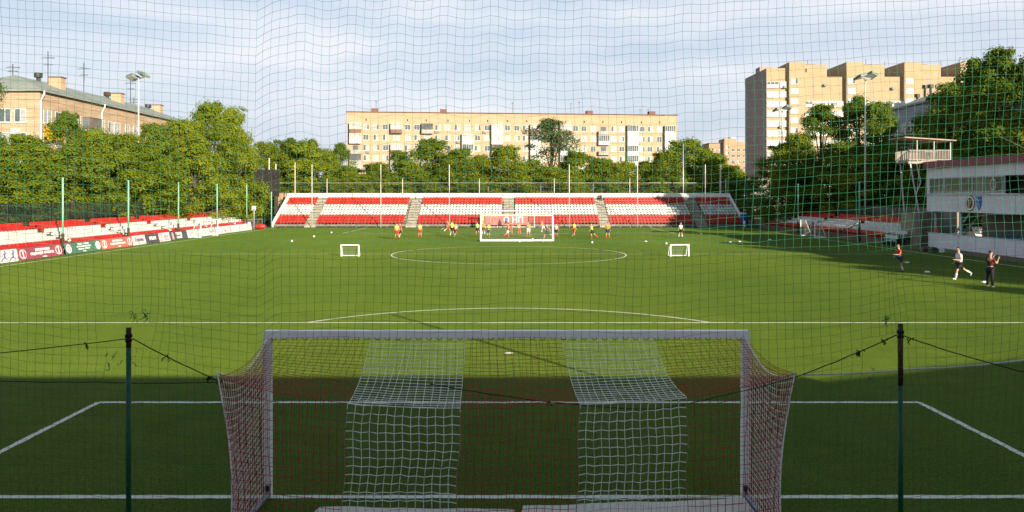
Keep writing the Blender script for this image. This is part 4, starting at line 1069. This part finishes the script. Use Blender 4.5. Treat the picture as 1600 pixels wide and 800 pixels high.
for a, b in list(zip(ys_, ys_[1:])) + [(56.5, 54), (54, 51.5), (51.5, 49), (49, 46.5), (46.5, 44.6)]:
    y1, y0 = a, b
    wn = MB(); wn.box(.02, .12, y0, y0 + .07, 4.755, 6.145); wn.box(.02, .12, y1 - .07, y1 - .002, 4.755, 6.145); wn.box(.02, .12, y0 + .07, y1 - .07, 4.755, 4.82); wn.box(.02, .12, y0 + .07, y1 - .07, 6.07, 6.145)
    o = wn.build('window', wf, pv)
    wn = MB(); wn.box(.06, .08, y0 + .071, y1 - .073, 4.83, 6.06); wn.build('pane', mat('pavilion_glass', (.13, .15, .13), .08, .2, 1, spec=.9), o)
m = MB(); m.box(2.2, 2.3, yA, yB - .5, 4.76, 6.14); m.build('interior_screen', mat('brown_interior', (.26, .22, .16), .8, .3, 1.2), pv)
for y in (70.9, 66.9, 57.0, 47): m = MB(); m.tube([(.5, y, .12), (.5, y, 3.19)], .13, 8); m.build('column', wf, pv)
m = MB()
for i in range(3):
    for k in range(int((yB - 6 - yA) / .55)):
        y = yA + .5 + k * .55; m.add(smb, Matrix.Translation((1.3 + i * .8, y, .45 + i * .3)) @ Matrix.Rotation(R(-90), 4, 'Z'))
    m.box(.9 + i * .8, 1.69 + i * .8, yA, yB - 5, .12, .45 + i * .3)
m.build('gallery_seat', mat('dull_blue_seats', (.12, .15, .22), .6, .2, 1), pv, kind='stuff')
m = MB()
for k in range(2): m.bar((1.2 + k * .9, 70.5, .2), (1.2 + k * .9, 66.8, 3.1), .08, .18)
for k in range(10): m.box(1.2, 2.1, 70.3 - k * .37, 70.5 - k * .37, .4 + k * .28, .44 + k * .28)
m.build('staircase', steel, pv)
y = SX(1554, XP); m = MB(); m.tube([(-.12 , y + .33 * math.cos(a * .3142), 5.45 + .42 * math.sin(a * .3142)) for a in range(21)], .05, 5); m.build('reflected_ring', mat('cream_reflection', (.62, .55, .42), .6, .1, 3), pv)  # ring of light reflected in the window, modelled as a cream tube
m = MB(); m.tube([(.9, SX(1480, XP), 6.1), (.9, SX(1482, XP), 5.5), (.9, SX(1487, XP), 4.8)], .06, 5); m.build('curtain_cord', mat('cream_curtain', (.5, .48, .42), .8, .1, 3), pv)
# emblems
y = SX(1516, XP); e1 = root('round_emblem', 'round maroon and white club emblem on the pavilion wall', 'emblem', (XP - .02, y, 3.98), R(-90))
def disc_y(m, r, y0, y1, sx=1, n=28): m.prism([(r * sx * math.cos(2 * math.pi * a / n), r * math.sin(2 * math.pi * a / n)) for a in range(n)], 'y', y0, y1)
m = MB(); disc_y(m, .66, -.03, 0); m.build('rim', b_maroon, e1)
m = MB(); disc_y(m, .59, -.035, -.03); m.build('ring', white, e1)
m = MB(); disc_y(m, .45, -.04, -.035); m.build('disc', mat('emblem_maroon', (.24, .03, .04), .6, .2, 4), e1)
m = MB(); m.tube([(-.18, -.045, -.2), (-.05, -.045, .1), (.1, -.045, .25), (.2, -.045, .05), (0, -.045, -.3)], .05, 4); m.tube([(-.25, -.045, .1), (.22, -.045, -.05)], .035, 4); m.build('figure', mat('emblem_cream', (.6, .5, .38), .6, .2, 4), e1)
y = SX(1530, XP); e2 = root('shield_emblem', 'blue and white shield emblem on the pavilion wall', 'emblem', (XP - .02, y, 4.02), R(-90))
m = MB(); m.prism([(-.36, .55), (0, .48), (.36, .55), (.38, .1), (.25, -.35), (0, -.62), (-.25, -.35), (-.38, .1)], 'y', -.03, 0); m.build('shield', mat('emblem_blue', (.05, .12, .5), .5, .2, 4), e2)
m = MB(); m.tube([(-.2, -.035, .3), (.1, -.035, .15), (-.05, -.035, -.05), (.15, -.035, -.3)], .07, 4); m.build('figure', mat('emblem_pale', (.45, .6, .7), .6, .2, 4), e2)
# filming platform
fp = root('filming_platform', 'white railed camera platform with sloped roof above the far end of the pavilion', 'platform', (0, 0, 0))
pf = mat('cream_metal', (.34, .30, .27), .6, .1, 2)
x0_, x1_, ya, yb = 36.5, 40.4, 72.0, 74.4; dz = 7.72
m = MB(); m.box(x0_, x1_ + 1, ya, yb, dz - .1, dz); m.box(x0_ - .02, x0_ + 1.2, ya - .03, ya - .001, dz - .2, dz + .02); m.build('deck', pf, fp)
m = MB(); m.prism([(36.0, 9.96), (40.7, 9.66), (40.7, 9.56), (36.0, 9.86)], 'y', ya - .3, yb + .5); m.build('roof', mat('rusty_pink_roof', (.42, .28, .23), .7, .2, 1), fp)
for x, y in ((37.3, ya + .05), (38.85, ya + .05), (40.35, ya + .05), (36.6, yb - .05)):
    m = MB(); m.bar((x, y, dz), (x, y, 9.85 - (x - 36) * .064), .09); m.build('post', pf, fp)
m = MB()
for zz in (.15, 1.02): m.bar((x0_, ya, dz + zz), (x1_, ya, dz + zz), .05); m.bar((x0_, ya, dz + zz), (x0_, yb, dz + zz), .05); m.bar((x0_, yb, dz + zz), (x1_, yb, dz + zz), .05)
k = 0
while x0_ + k * .14 < x1_:
    m.bar((x0_ + k * .14, ya, dz + .1), (x0_ + k * .14, ya, dz + 1.02), .045); m.bar((x0_ + k * .14, yb, dz + .1), (x0_ + k * .14, yb, dz + 1.02), .045); k += 1
for k in range(17): m.bar((x0_, ya + k * .14, dz + .1), (x0_, ya + k * .14, dz + 1.02), .045)
m.build('railing', pf, fp)
m = MB(); m.bar((36.7, ya + .1, dz - .15), (37.5, ya + .1, 3.0), .1); m.bar((37.3, ya + .15, dz - .15), (37.7, ya + .15, 5.8), .1); m.bar((37.7, ya + .15, 5.8), (37.2, ya + .15, 4.6), .08); m.bar((37.5, ya + .1, 3.0), (37.5, ya + .1, 0), .12); m.bar((40.9, ya + 1, dz), (40.9, ya + 1, 0), .12); m.bar((36.9, yb - .1, dz - .1), (37.5, yb - .1, 0), .1)
m.build('strut', mat('pale_strut', (.52, .52, .54), .5, .1, 2), fp)
# low concrete wall by the pavilion and the small bench stand
cw = root('concrete_wall', 'short tan concrete wall between the white bench seats and the pavilion', 'wall', (0, 0, 0))
m = MB(); m.box(36.9, 37.1, 72.1, 74.2, 0, 2.9); m.box(37.1, 41, 74.4, 74.6, 0, 3.0); m.box(36.95, 37.3, 71.8, 72.08, 0, 3.1); m.build('panel', MATS['tan_plaster'], cw)
bs = root('bench_stand', 'two rows of white bucket seats on a black frame beside the concrete wall', 'seating', (0, 0, 0))
m = MB(); m.box(34.9, 35.9, 72.0, 74.2, .32, .38); m.box(35.9, 36.8, 72.0, 74.2, .72, .78)
for y in (72.1, 73.1, 74.1):
    for x, h in ((35.0, .32), (35.85, .72), (36.7, .72)): m.bar((x, y, 0), (x, y, h), .06)
    m.bar((35.0, y, .05), (36.7, y, .7), .05)
m.build('frame', dark_steel, bs)
for i in range(2):
    for k in range(5): o = link('seat', seat_white_me, bs, (35.35 + i * .85, 72.25 + k * .44, .38 + i * .40), R(-70))

# parked cars behind the wall
def car(x, y, rz, col, label):
    c = root('parked_car', label, 'car', (x, y, 0), rz, 'cars parked behind the concrete wall'); mt = mat('car_' + col[0], col[1], .3, .05, 1, spec=.6)
    m = MB(); m.prism([(-2.1, .3), (2.1, .3), (2.15, .75), (1.2, .95), (-1.7, 1.0), (-2.15, .85)], 'y', -.85, .85)
    m.prism([(-1.5, .96), (1.0, .94), (.35, 1.48), (-.9, 1.5)], 'y', -.72, .72); m.build('body', mt, c)
    m = MB(); m.prism([(-1.3, 1.0), (.8, .98), (.3, 1.4), (-.85, 1.42)], 'y', -.74, .74); m.build('side_window', glass, c)
    for sx in (-1.3, 1.35):
        for sy in (-.8, .8):
            m = MB(); m.tube([(sx, sy - .1, .32), (sx, sy + .1, .32)], .32, 12); m.build('wheel', dark_steel, c)
car(46.5, 78.5, R(80), ('white', (.7, .7, .7)), 'white car parked behind the wall next to the pavilion')
car(46.0, 90, R(85), ('silver', (.45, .47, .5)), 'silver car parked behind the wall under the big trees')

# ------------------------------------------------------------------ people
def skin_mesh(verts, edges, radii, mts, sub=1):
    me = bpy.data.meshes.new('s'); me.from_pydata([tuple(v) for v in verts], edges, [])
    ob = bpy.data.objects.new('s', me); COL.objects.link(ob)
    ob.modifiers.new('k', 'SKIN'); s = ob.modifiers.new('b', 'SUBSURF'); s.levels = sub; s.render_levels = sub
    for i, r in enumerate(radii): me.skin_vertices[0].data[i].radius = (r, r) if not isinstance(r, tuple) else r
    me.skin_vertices[0].data[0].use_root = True
    bpy.context.view_layer.update()
    dg = bpy.context.evaluated_depsgraph_get(); res = bpy.data.meshes.new_from_object(ob.evaluated_get(dg))
    bpy.data.objects.remove(ob); bpy.data.meshes.remove(me)
    res.materials.clear(); res.materials.append(mts); res.polygons.foreach_set('use_smooth', [True] * len(res.polygons))
    return res
CM = {}
def cloth_mat(c):
    if c not in CM: CM[c] = mat('cloth_%d' % len(CM), c, .85, .08, 6)
    return CM[c]
CO = dict(yellow=(.72, .74, .10), lime=(.35, .72, .12), orange=(.82, .25, .05), red=(.62, .04, .03), white=(.75, .75, .74), black=(.018, .018, .022), navy=(.025, .04, .10), wine=(.085, .012, .018), blue=(.07, .12, .45), peach=(.80, .42, .28), charcoal=(.05, .05, .06), brown=(.09, .05, .035))
def person(label, px, foot, face, top, shorts, socks, H=1.6, lean=4, hipL=(8, 5), hipR=(-8, 5), armL=(10, 20), armR=(-10, 20), shoes='black', trousers=False, base=0.0, Y=None, seated=False, bib=None, hands=False, spread=6, hair=hair_m, sleeve=.55, group=None, armabd=10):
    """face: heading in degrees, 0 = looking away from the viewer, 90 = looking left; hip/arm = (swing, bend)"""
    Y = Y or GY(foot); X = PX(px, Y)
    def rotx(a): return Matrix.Rotation(R(a), 3, 'X')
    S = H / 1.75
    pel = Vector((0, 0, 0)); up = rotx(-lean) @ Vector((0, 0, 1))
    waist = pel + up * .16 * S; chest = pel + up * .38 * S; neck = pel + up * .54 * S; headb = neck + up * .08 * S + Vector((0, .01, 0)); headt = headb + Vector((0, .02 * S, .17 * S))
    def limb(o, sw, bend, l1, l2, abd, knee):
        d1 = Matrix.Rotation(R(abd), 3, 'Y') @ (rotx(sw) @ Vector((0, 0, -1)))
        d2 = Matrix.Rotation(R(abd), 3, 'Y') @ (rotx(sw - bend if knee else sw + bend) @ Vector((0, 0, -1)))
        return o + d1 * l1, o + d1 * l1 + d2 * l2, d2
    out_ = {}
    for nm, sx, (sw, bd) in (('L', -1, hipL), ('R', 1, hipR)):
        hp = pel + Vector((sx * .09 * S, 0, -.03 * S)); kn, an, d2 = limb(hp, sw, bd, .42 * S, .42 * S, -sx * spread, True)
        fd = Matrix.Rotation(R(90), 3, 'X') @ d2; toe = an + (fd * .16 + d2 * .045) * S; heel = an + (fd * -.03 + d2 * .045) * S
        out_[nm] = (hp, kn, an, toe, heel)
    for nm, sx, (sw, bd) in (('l', -1, armL), ('r', 1, armR)):
        sh = chest + up * .06 * S + Vector((sx * .175 * S, 0, 0)); el, wr, d2 = limb(sh, sw, bd, .28 * S, .25 * S, -sx * armabd, False)
        out_[nm] = (sh, el, wr, wr + d2 * .10 * S, d2)
    low = min([out_[k][3].z for k in 'LR'] + [out_[k][4].z for k in 'LR'])
    zo = -low + .03 if not seated else .45
    r_ = root('person', label, 'person', (X, Y, base + zo), R(face), group)
    # body
    V = [pel, waist, chest, neck, headb, headt]; E = [(0, 1), (1, 2), (2, 3), (3, 4), (4, 5)]; Rr = [.115, .10, .125, .05, .075, .088]
    for k in 'LR':
        hp, kn, an, toe, heel = out_[k]; n = len(V); V += [hp, kn, an, toe]; E += [(0, n), (n, n + 1), (n + 1, n + 2), (n + 2, n + 3)]; Rr += [.085, .058, .036, .028]
    for k in 'lr':
        sh, el, wr, hd, d2 = out_[k]; n = len(V); V += [sh, el, wr, hd]; E += [(2, n), (n, n + 1), (n + 1, n + 2), (n + 2, n + 3)]; Rr += [.052, .038, .026, .030]
        if hands:
            b_ = len(V) - 1; sd = Vector((1, 0, 0))
            for q_, (off, ln) in enumerate(((-.03, .065), (-.01, .08), (.012, .078), (.03, .06))):
                p = hd + sd * off + d2 * .03; V += [p, p + d2 * ln]; E += [(b_, len(V) - 2), (len(V) - 2, len(V) - 1)]; Rr += [.010, .008]
            sgn = -1 if k == 'r' else 1
            p = wr + d2 * .04 + sd * sgn * .035; V += [p, p + sd * sgn * .02 + d2 * .045]; E += [(b_ - 1, len(V) - 2), (len(V) - 2, len(V) - 1)]; Rr += [.012, .009]
    hc = (headb + headt) / 2
    nn = len(V); V += [hc + Vector((0, .095 * S, -.01))]; E += [(5, nn)]; Rr += [.016]
    link('body', skin_mesh(V, E, [x_ * S for x_ in Rr], skin), r_)
    # shirt
    V = [pel + up * .02, waist, chest, neck - up * .03 * S]; E = [(0, 1), (1, 2), (2, 3)]; Rr = [(.15, .125), (.15, .12), (.165, .125), (.085, .07)]
    for k in 'lr':
        sh, el, wr, hd, d2 = out_[k]; n = len(V); V += [sh, sh.lerp(el, sleeve if sleeve < 1 else 1)]; E += [(2, n), (n, n + 1)]; Rr += [.072, .058]
        if sleeve > 1: V += [el.lerp(wr, .95)]; E += [(n + 1, n + 2)]; Rr += [.042]
    link('shirt', skin_mesh(V, E, [tuple(y_ * S for y_ in x_) if isinstance(x_, tuple) else x_ * S for x_ in Rr], cloth_mat(CO[top])), r_)
    # shorts or trousers
    V = [pel + up * .04]; E = []; Rr = [.145]
    for k in 'LR':
        hp, kn, an, toe, heel = out_[k]; n = len(V)
        V += [hp, hp.lerp(kn, .45), hp.lerp(kn, .85) if not trousers else kn]; E += [(0, n), (n, n + 1), (n + 1, n + 2)]; Rr += [.112, .105, .095 if not trousers else .078]
        if trousers: V += [an]; E += [(n + 2, n + 3)]; Rr += [.062]
    link('trousers' if trousers else 'shorts', skin_mesh(V, E, [x_ * S for x_ in Rr], cloth_mat(CO[shorts])), r_)
    for k in 'LR':
        hp, kn, an, toe, heel = out_[k]
        if not trousers and socks: link('sock', skin_mesh([kn.lerp(an, .25), kn.lerp(an, .5), an], [(0, 1), (1, 2)], [.056 * S, .060 * S, .044 * S], cloth_mat(CO[socks])), r_)
        link('shoe', skin_mesh([heel, an.lerp((toe + heel) / 2, .6), toe], [(0, 1), (1, 2)], [.040 * S, .045 * S, .036 * S], cloth_mat(CO[shoes])), r_)
    link('hair', skin_mesh([headb + Vector((0, -.04, .08)) * S, headt + Vector((0, -.02, .02)) * S, headt + Vector((0, .05, .0)) * S], [(0, 1), (1, 2)], [.078 * S, .088 * S, .055 * S], hair), r_)
    m = MB()
    for s in (-1, 1): m.sphere((s * .032 * S, hc.y + .093 * S, hc.z + .015 * S), .010, 6, 4)
    m.build('eye', dark_steel, r_)
    m = MB()
    for s in (-1, 1): m.sphere((s * .095 * S, hc.y, hc.z), .022, 6, 4, sc=(.5, 1, 1.3))
    m.build('ear', skin, r_)
    return r_
blond = mat('light_brown_hair', (.16, .09, .04), .7, .2, 20)
person('runner in red shirt and dark shorts beside the right touchline', 1406, 424.5, 90, 'red', 'navy', 'white', 1.62, 8, (-4, 6), (-38, 50), (8, 85), (-28, 85), shoes='navy', hands=True, hair=blond)
person('runner in white shirt and black shorts striding left with an armband', 1500, 437, 92, 'white', 'black', 'white', 1.84, 8, (34, 22), (-42, 22), (8, 88), (-32, 85), shoes='white', hands=True, spread=4)
person('person in dark red shirt and black trousers raising both hands to the face', 1547, 449, -70, 'wine', 'black', None, 1.80, 2, (3, 2), (-3, 4), (48, 96), (35, 110), shoes='white', trousers=True, hands=True)
P_ = person
P_('player in yellow bib and red shorts at the left end of the group', 620, 374, 10, 'yellow', 'red', 'red', 1.72, 4, (18, 20), (-18, 30))
P_('player in red shirt just behind the leftmost yellow bib', 624.5, 373, -20, 'red', 'black', 'white', 1.70, 6, (20, 10), (-20, 30), (80, 20), (-10, 20))
P_('player in yellow bib and red socks standing alone left of the group', 656, 372, 0, 'yellow', 'red', 'red', 1.60)
P_('player in orange bib kicking a leg to the left', 701, 365.5, 110, 'orange', 'red', 'white', 1.66, 14, (55, 5), (-20, 20))
P_('player in pale yellow top and black shorts between two orange players', 706.5, 369, 30, 'yellow', 'black', 'white', 1.72, 4, (18, 15), (-12, 25), (60, 30), (-20, 40))
P_('player in pale orange shirt and red shorts right of the black shorts', 711.5, 371.5, -20, 'peach', 'red', 'white', 1.60, 8, (10, 10), (-25, 40))
P_('player in lime bib and black shorts just left of the midfield goal', 746, 368, 15, 'lime', 'black', 'red', 1.55, 8, (15, 20), (-20, 30))
P_('player in orange shirt behind the left post of the midfield goal', 755.5, 367.5, 0, 'orange', 'brown', 'white', 1.60, 4, (12, 8), (-10, 20))
P_('player in bright yellow bib, dark shorts and red socks in the midfield goal', 763.5, 372, -10, 'yellow', 'charcoal', 'red', 1.62, 3, (5, 5), (-15, 30), shoes='red')
P_('player in orange and red shirt with white shorts left of centre', 793, 371.5, -60, 'orange', 'white', 'red', 1.66, 10, (30, 30), (-25, 40), (30, 60), (-30, 60))
P_('player in red shirt running behind the white shorted player', 798.5, 368, -70, 'red', 'red', 'red', 1.60, 8, (25, 20), (-30, 40))
P_('small player in yellow green bib and dark red shorts', 811, 368, 10, 'yellow', 'red', 'red', 1.45, 4, (10, 20), (-10, 20), (70, 10), (-70, 10))
P_('player in orange bib with white shorts and red socks', 825.5, 371, 0, 'orange', 'white', 'red', 1.72, 1, (3, 2), (-3, 2), shoes='red')
P_('player in orange top and white shorts stretching a leg near the far post', 848, 364, 70, 'orange', 'white', 'white', 1.60, 10, (10, 10), (-40, 10))
P_('player in charcoal kit lunging inside the midfield goal', 855.5, 374, 60, 'charcoal', 'charcoal', None, 1.74, 10, (40, 30), (-45, 15), (50, 50), (-50, 40), spread=8)
P_('player in red socks half hidden by the right post of the midfield goal', 869, 371.5, 0, 'peach', 'navy', 'red', 1.60, 20, (40, 70), (20, 50))
P_('player in yellow bib and red shorts right of the midfield goal', 897, 368.5, -20, 'yellow', 'red', 'red', 1.55, 6, (10, 20), (-20, 40), shoes='white')
P_('player in pale yellow bib with red sleeves kicking the ball', 925.5, 373.5, 70, 'yellow', 'black', 'red', 1.66, 10, (15, 30), (-25, 30), shoes='red')
P_('player in orange bib with navy shorts standing right of the group', 949.5, 373, 0, 'orange', 'navy', 'red', 1.78, 2, (4, 2), (-4, 2), shoes='red')
P_('person in white shirt and black shorts standing behind the right mini goal', 1063.5, 371.5, -160, 'white', 'black', 'white', 1.64, 2, (6, 4), (-6, 10))
P_('goalkeeper in blue shirt in front of the far goal', 791, 356, 180, 'blue', 'black', 'black', 1.7, 5, (10, 20), (-10, 20), spread=10)
P_('person in pale yellow standing by the left post of the far goal', 752.5, 356, 150, 'yellow', 'yellow', 'yellow', 1.7, 2, (5, 5), (-5, 5))
P_('spectator in black sitting in the top row of the far stand', 938.5, 318, 180, 'black', 'black', None, 1.75, 12, (85, 90), (80, 85), (40, 60), (40, 60), trousers=True, Y=121.6, base=.42 + 9 * rise, seated=True)
P_('person in red top inside the pavilion gallery by the stairs', 1464, 380, 100, 'red', 'black', None, 1.6, 4, Y=70.2, base=.35, trousers=True)

# ------------------------------------------------------------------ balls, cones, bags
def ball_mesh():
    m = MB(); m.sphere((0, 0, .11), .11, 14, 9, 0)
    for a in range(5):
        t = a * 1.2566; c = Vector((math.cos(t) * .1, math.sin(t) * .1, .11 + (.05 if a % 2 else -.03))); m.sphere(c, .032, 6, 4, 1)
    return m.mesh('football', [white, dark_steel])
bme = ball_mesh()
for px, py, lab in ((925, 380.5, 'white football rolling below the kicking player'), (1041, 382.3, 'white football just left of the right mini goal'), (832, 375.6, 'white football lying inside the midfield goal'),
                    (811.5, 378.6, 'white football just in front of the midfield goal bar, left one'), (848, 378.3, 'white football just in front of the midfield goal bar, right one'), (777, 355.6, 'white football lying before the red stand banner'),
                    (456, 378.3, 'white football on open turf left of the left mini goal'), (490.5, 371, 'white football on open turf below the first far stairway'), (518, 364.8, 'white football near the far left end of the penalty area')):
    Y = GY(py); o = link('football', bme, None, (PX(px, Y), Y, 0)); tag(o, lab, 'ball', 'footballs on the pitch')
def cone_mesh(mt):
    m = MB(); n = 14
    A = [(math.cos(6.2832 * k / n), math.sin(6.2832 * k / n)) for k in range(n)]
    rings_ = [(.17, .005), (.17, .02), (.08, .085), (.06, .09)]
    for r, z in rings_: m.v += [(a * r, b * r, z) for a, b in A]
    for i in range(3):
        for k in range(n): m.f.append((i * n + k, i * n + (k + 1) % n, (i + 1) * n + (k + 1) % n, (i + 1) * n + k)); m.m.append(0)
    return m.mesh('cone', mt)
cme = cone_mesh(white)
for px, py, lab in ((1449, 425.5, 'white marker dish between the two runners'), (1537.5, 441.5, 'white marker dish at the feet of the person in dark red'), (1141, 378.5, 'white marker dish left of the right shade edge, left one of two'), (1155.5, 377.8, 'white marker dish left of the right shade edge, right one of two'), (1095.5, 365.5, 'white marker dish right of the person in white'), (1203, 375, 'white marker dish in the shade before the right side goal'), (1009, 377.5, 'small white marker dish between the mini goal and the stand')):
    Y = GY(py); o = link('marker_cone', cme, None, (PX(px, Y), Y, 0)); tag(o, lab, 'marker', 'marker dishes on the pitch')
Yb = GY(394); xb = PX(1459, Yb)
m = MB(); m.sphere((0, 0, .17), .2, 12, 8, sc=(2.2, 1.1, .85)); m.tube([(-.3, 0, .3), (-.1, 0, .42), (.2, 0, .3)], .02, 5); tag(m.build('kit_bag', cloth_mat(CO['black']), None, True, loc=(xb + .1, Yb, 0)), 'black kit bag lying by the right touchline', 'bag')
m = MB(); m.sphere((0, 0, .17), .2, 12, 8, sc=(1.1, 1, .85)); m.tube([(-.1, 0, .3), (0, 0, .42), (.1, 0, .3)], .02, 5); tag(m.build('kit_bag', cloth_mat(CO['wine']), None, True, loc=(xb - .6, Yb + .1, 0)), 'dark red bag lying left of the black kit bag', 'bag')
m = MB(); m.prism([(-.2, 0), (.2, 0), (.22, .32), (-.22, .32)], 'y', -.15, .15); m.box(-.24, .24, -.17, .17, .32, .36); tag(m.build('white_crate', white, None, loc=(PX(1469.5, Yb), Yb - .05, 0)), 'white crate standing right of the black kit bag', 'crate')
print('objects', len(bpy.data.objects), 'polys', sum(len(o.data.polygons) for o in bpy.data.objects if o.type == 'MESH'))
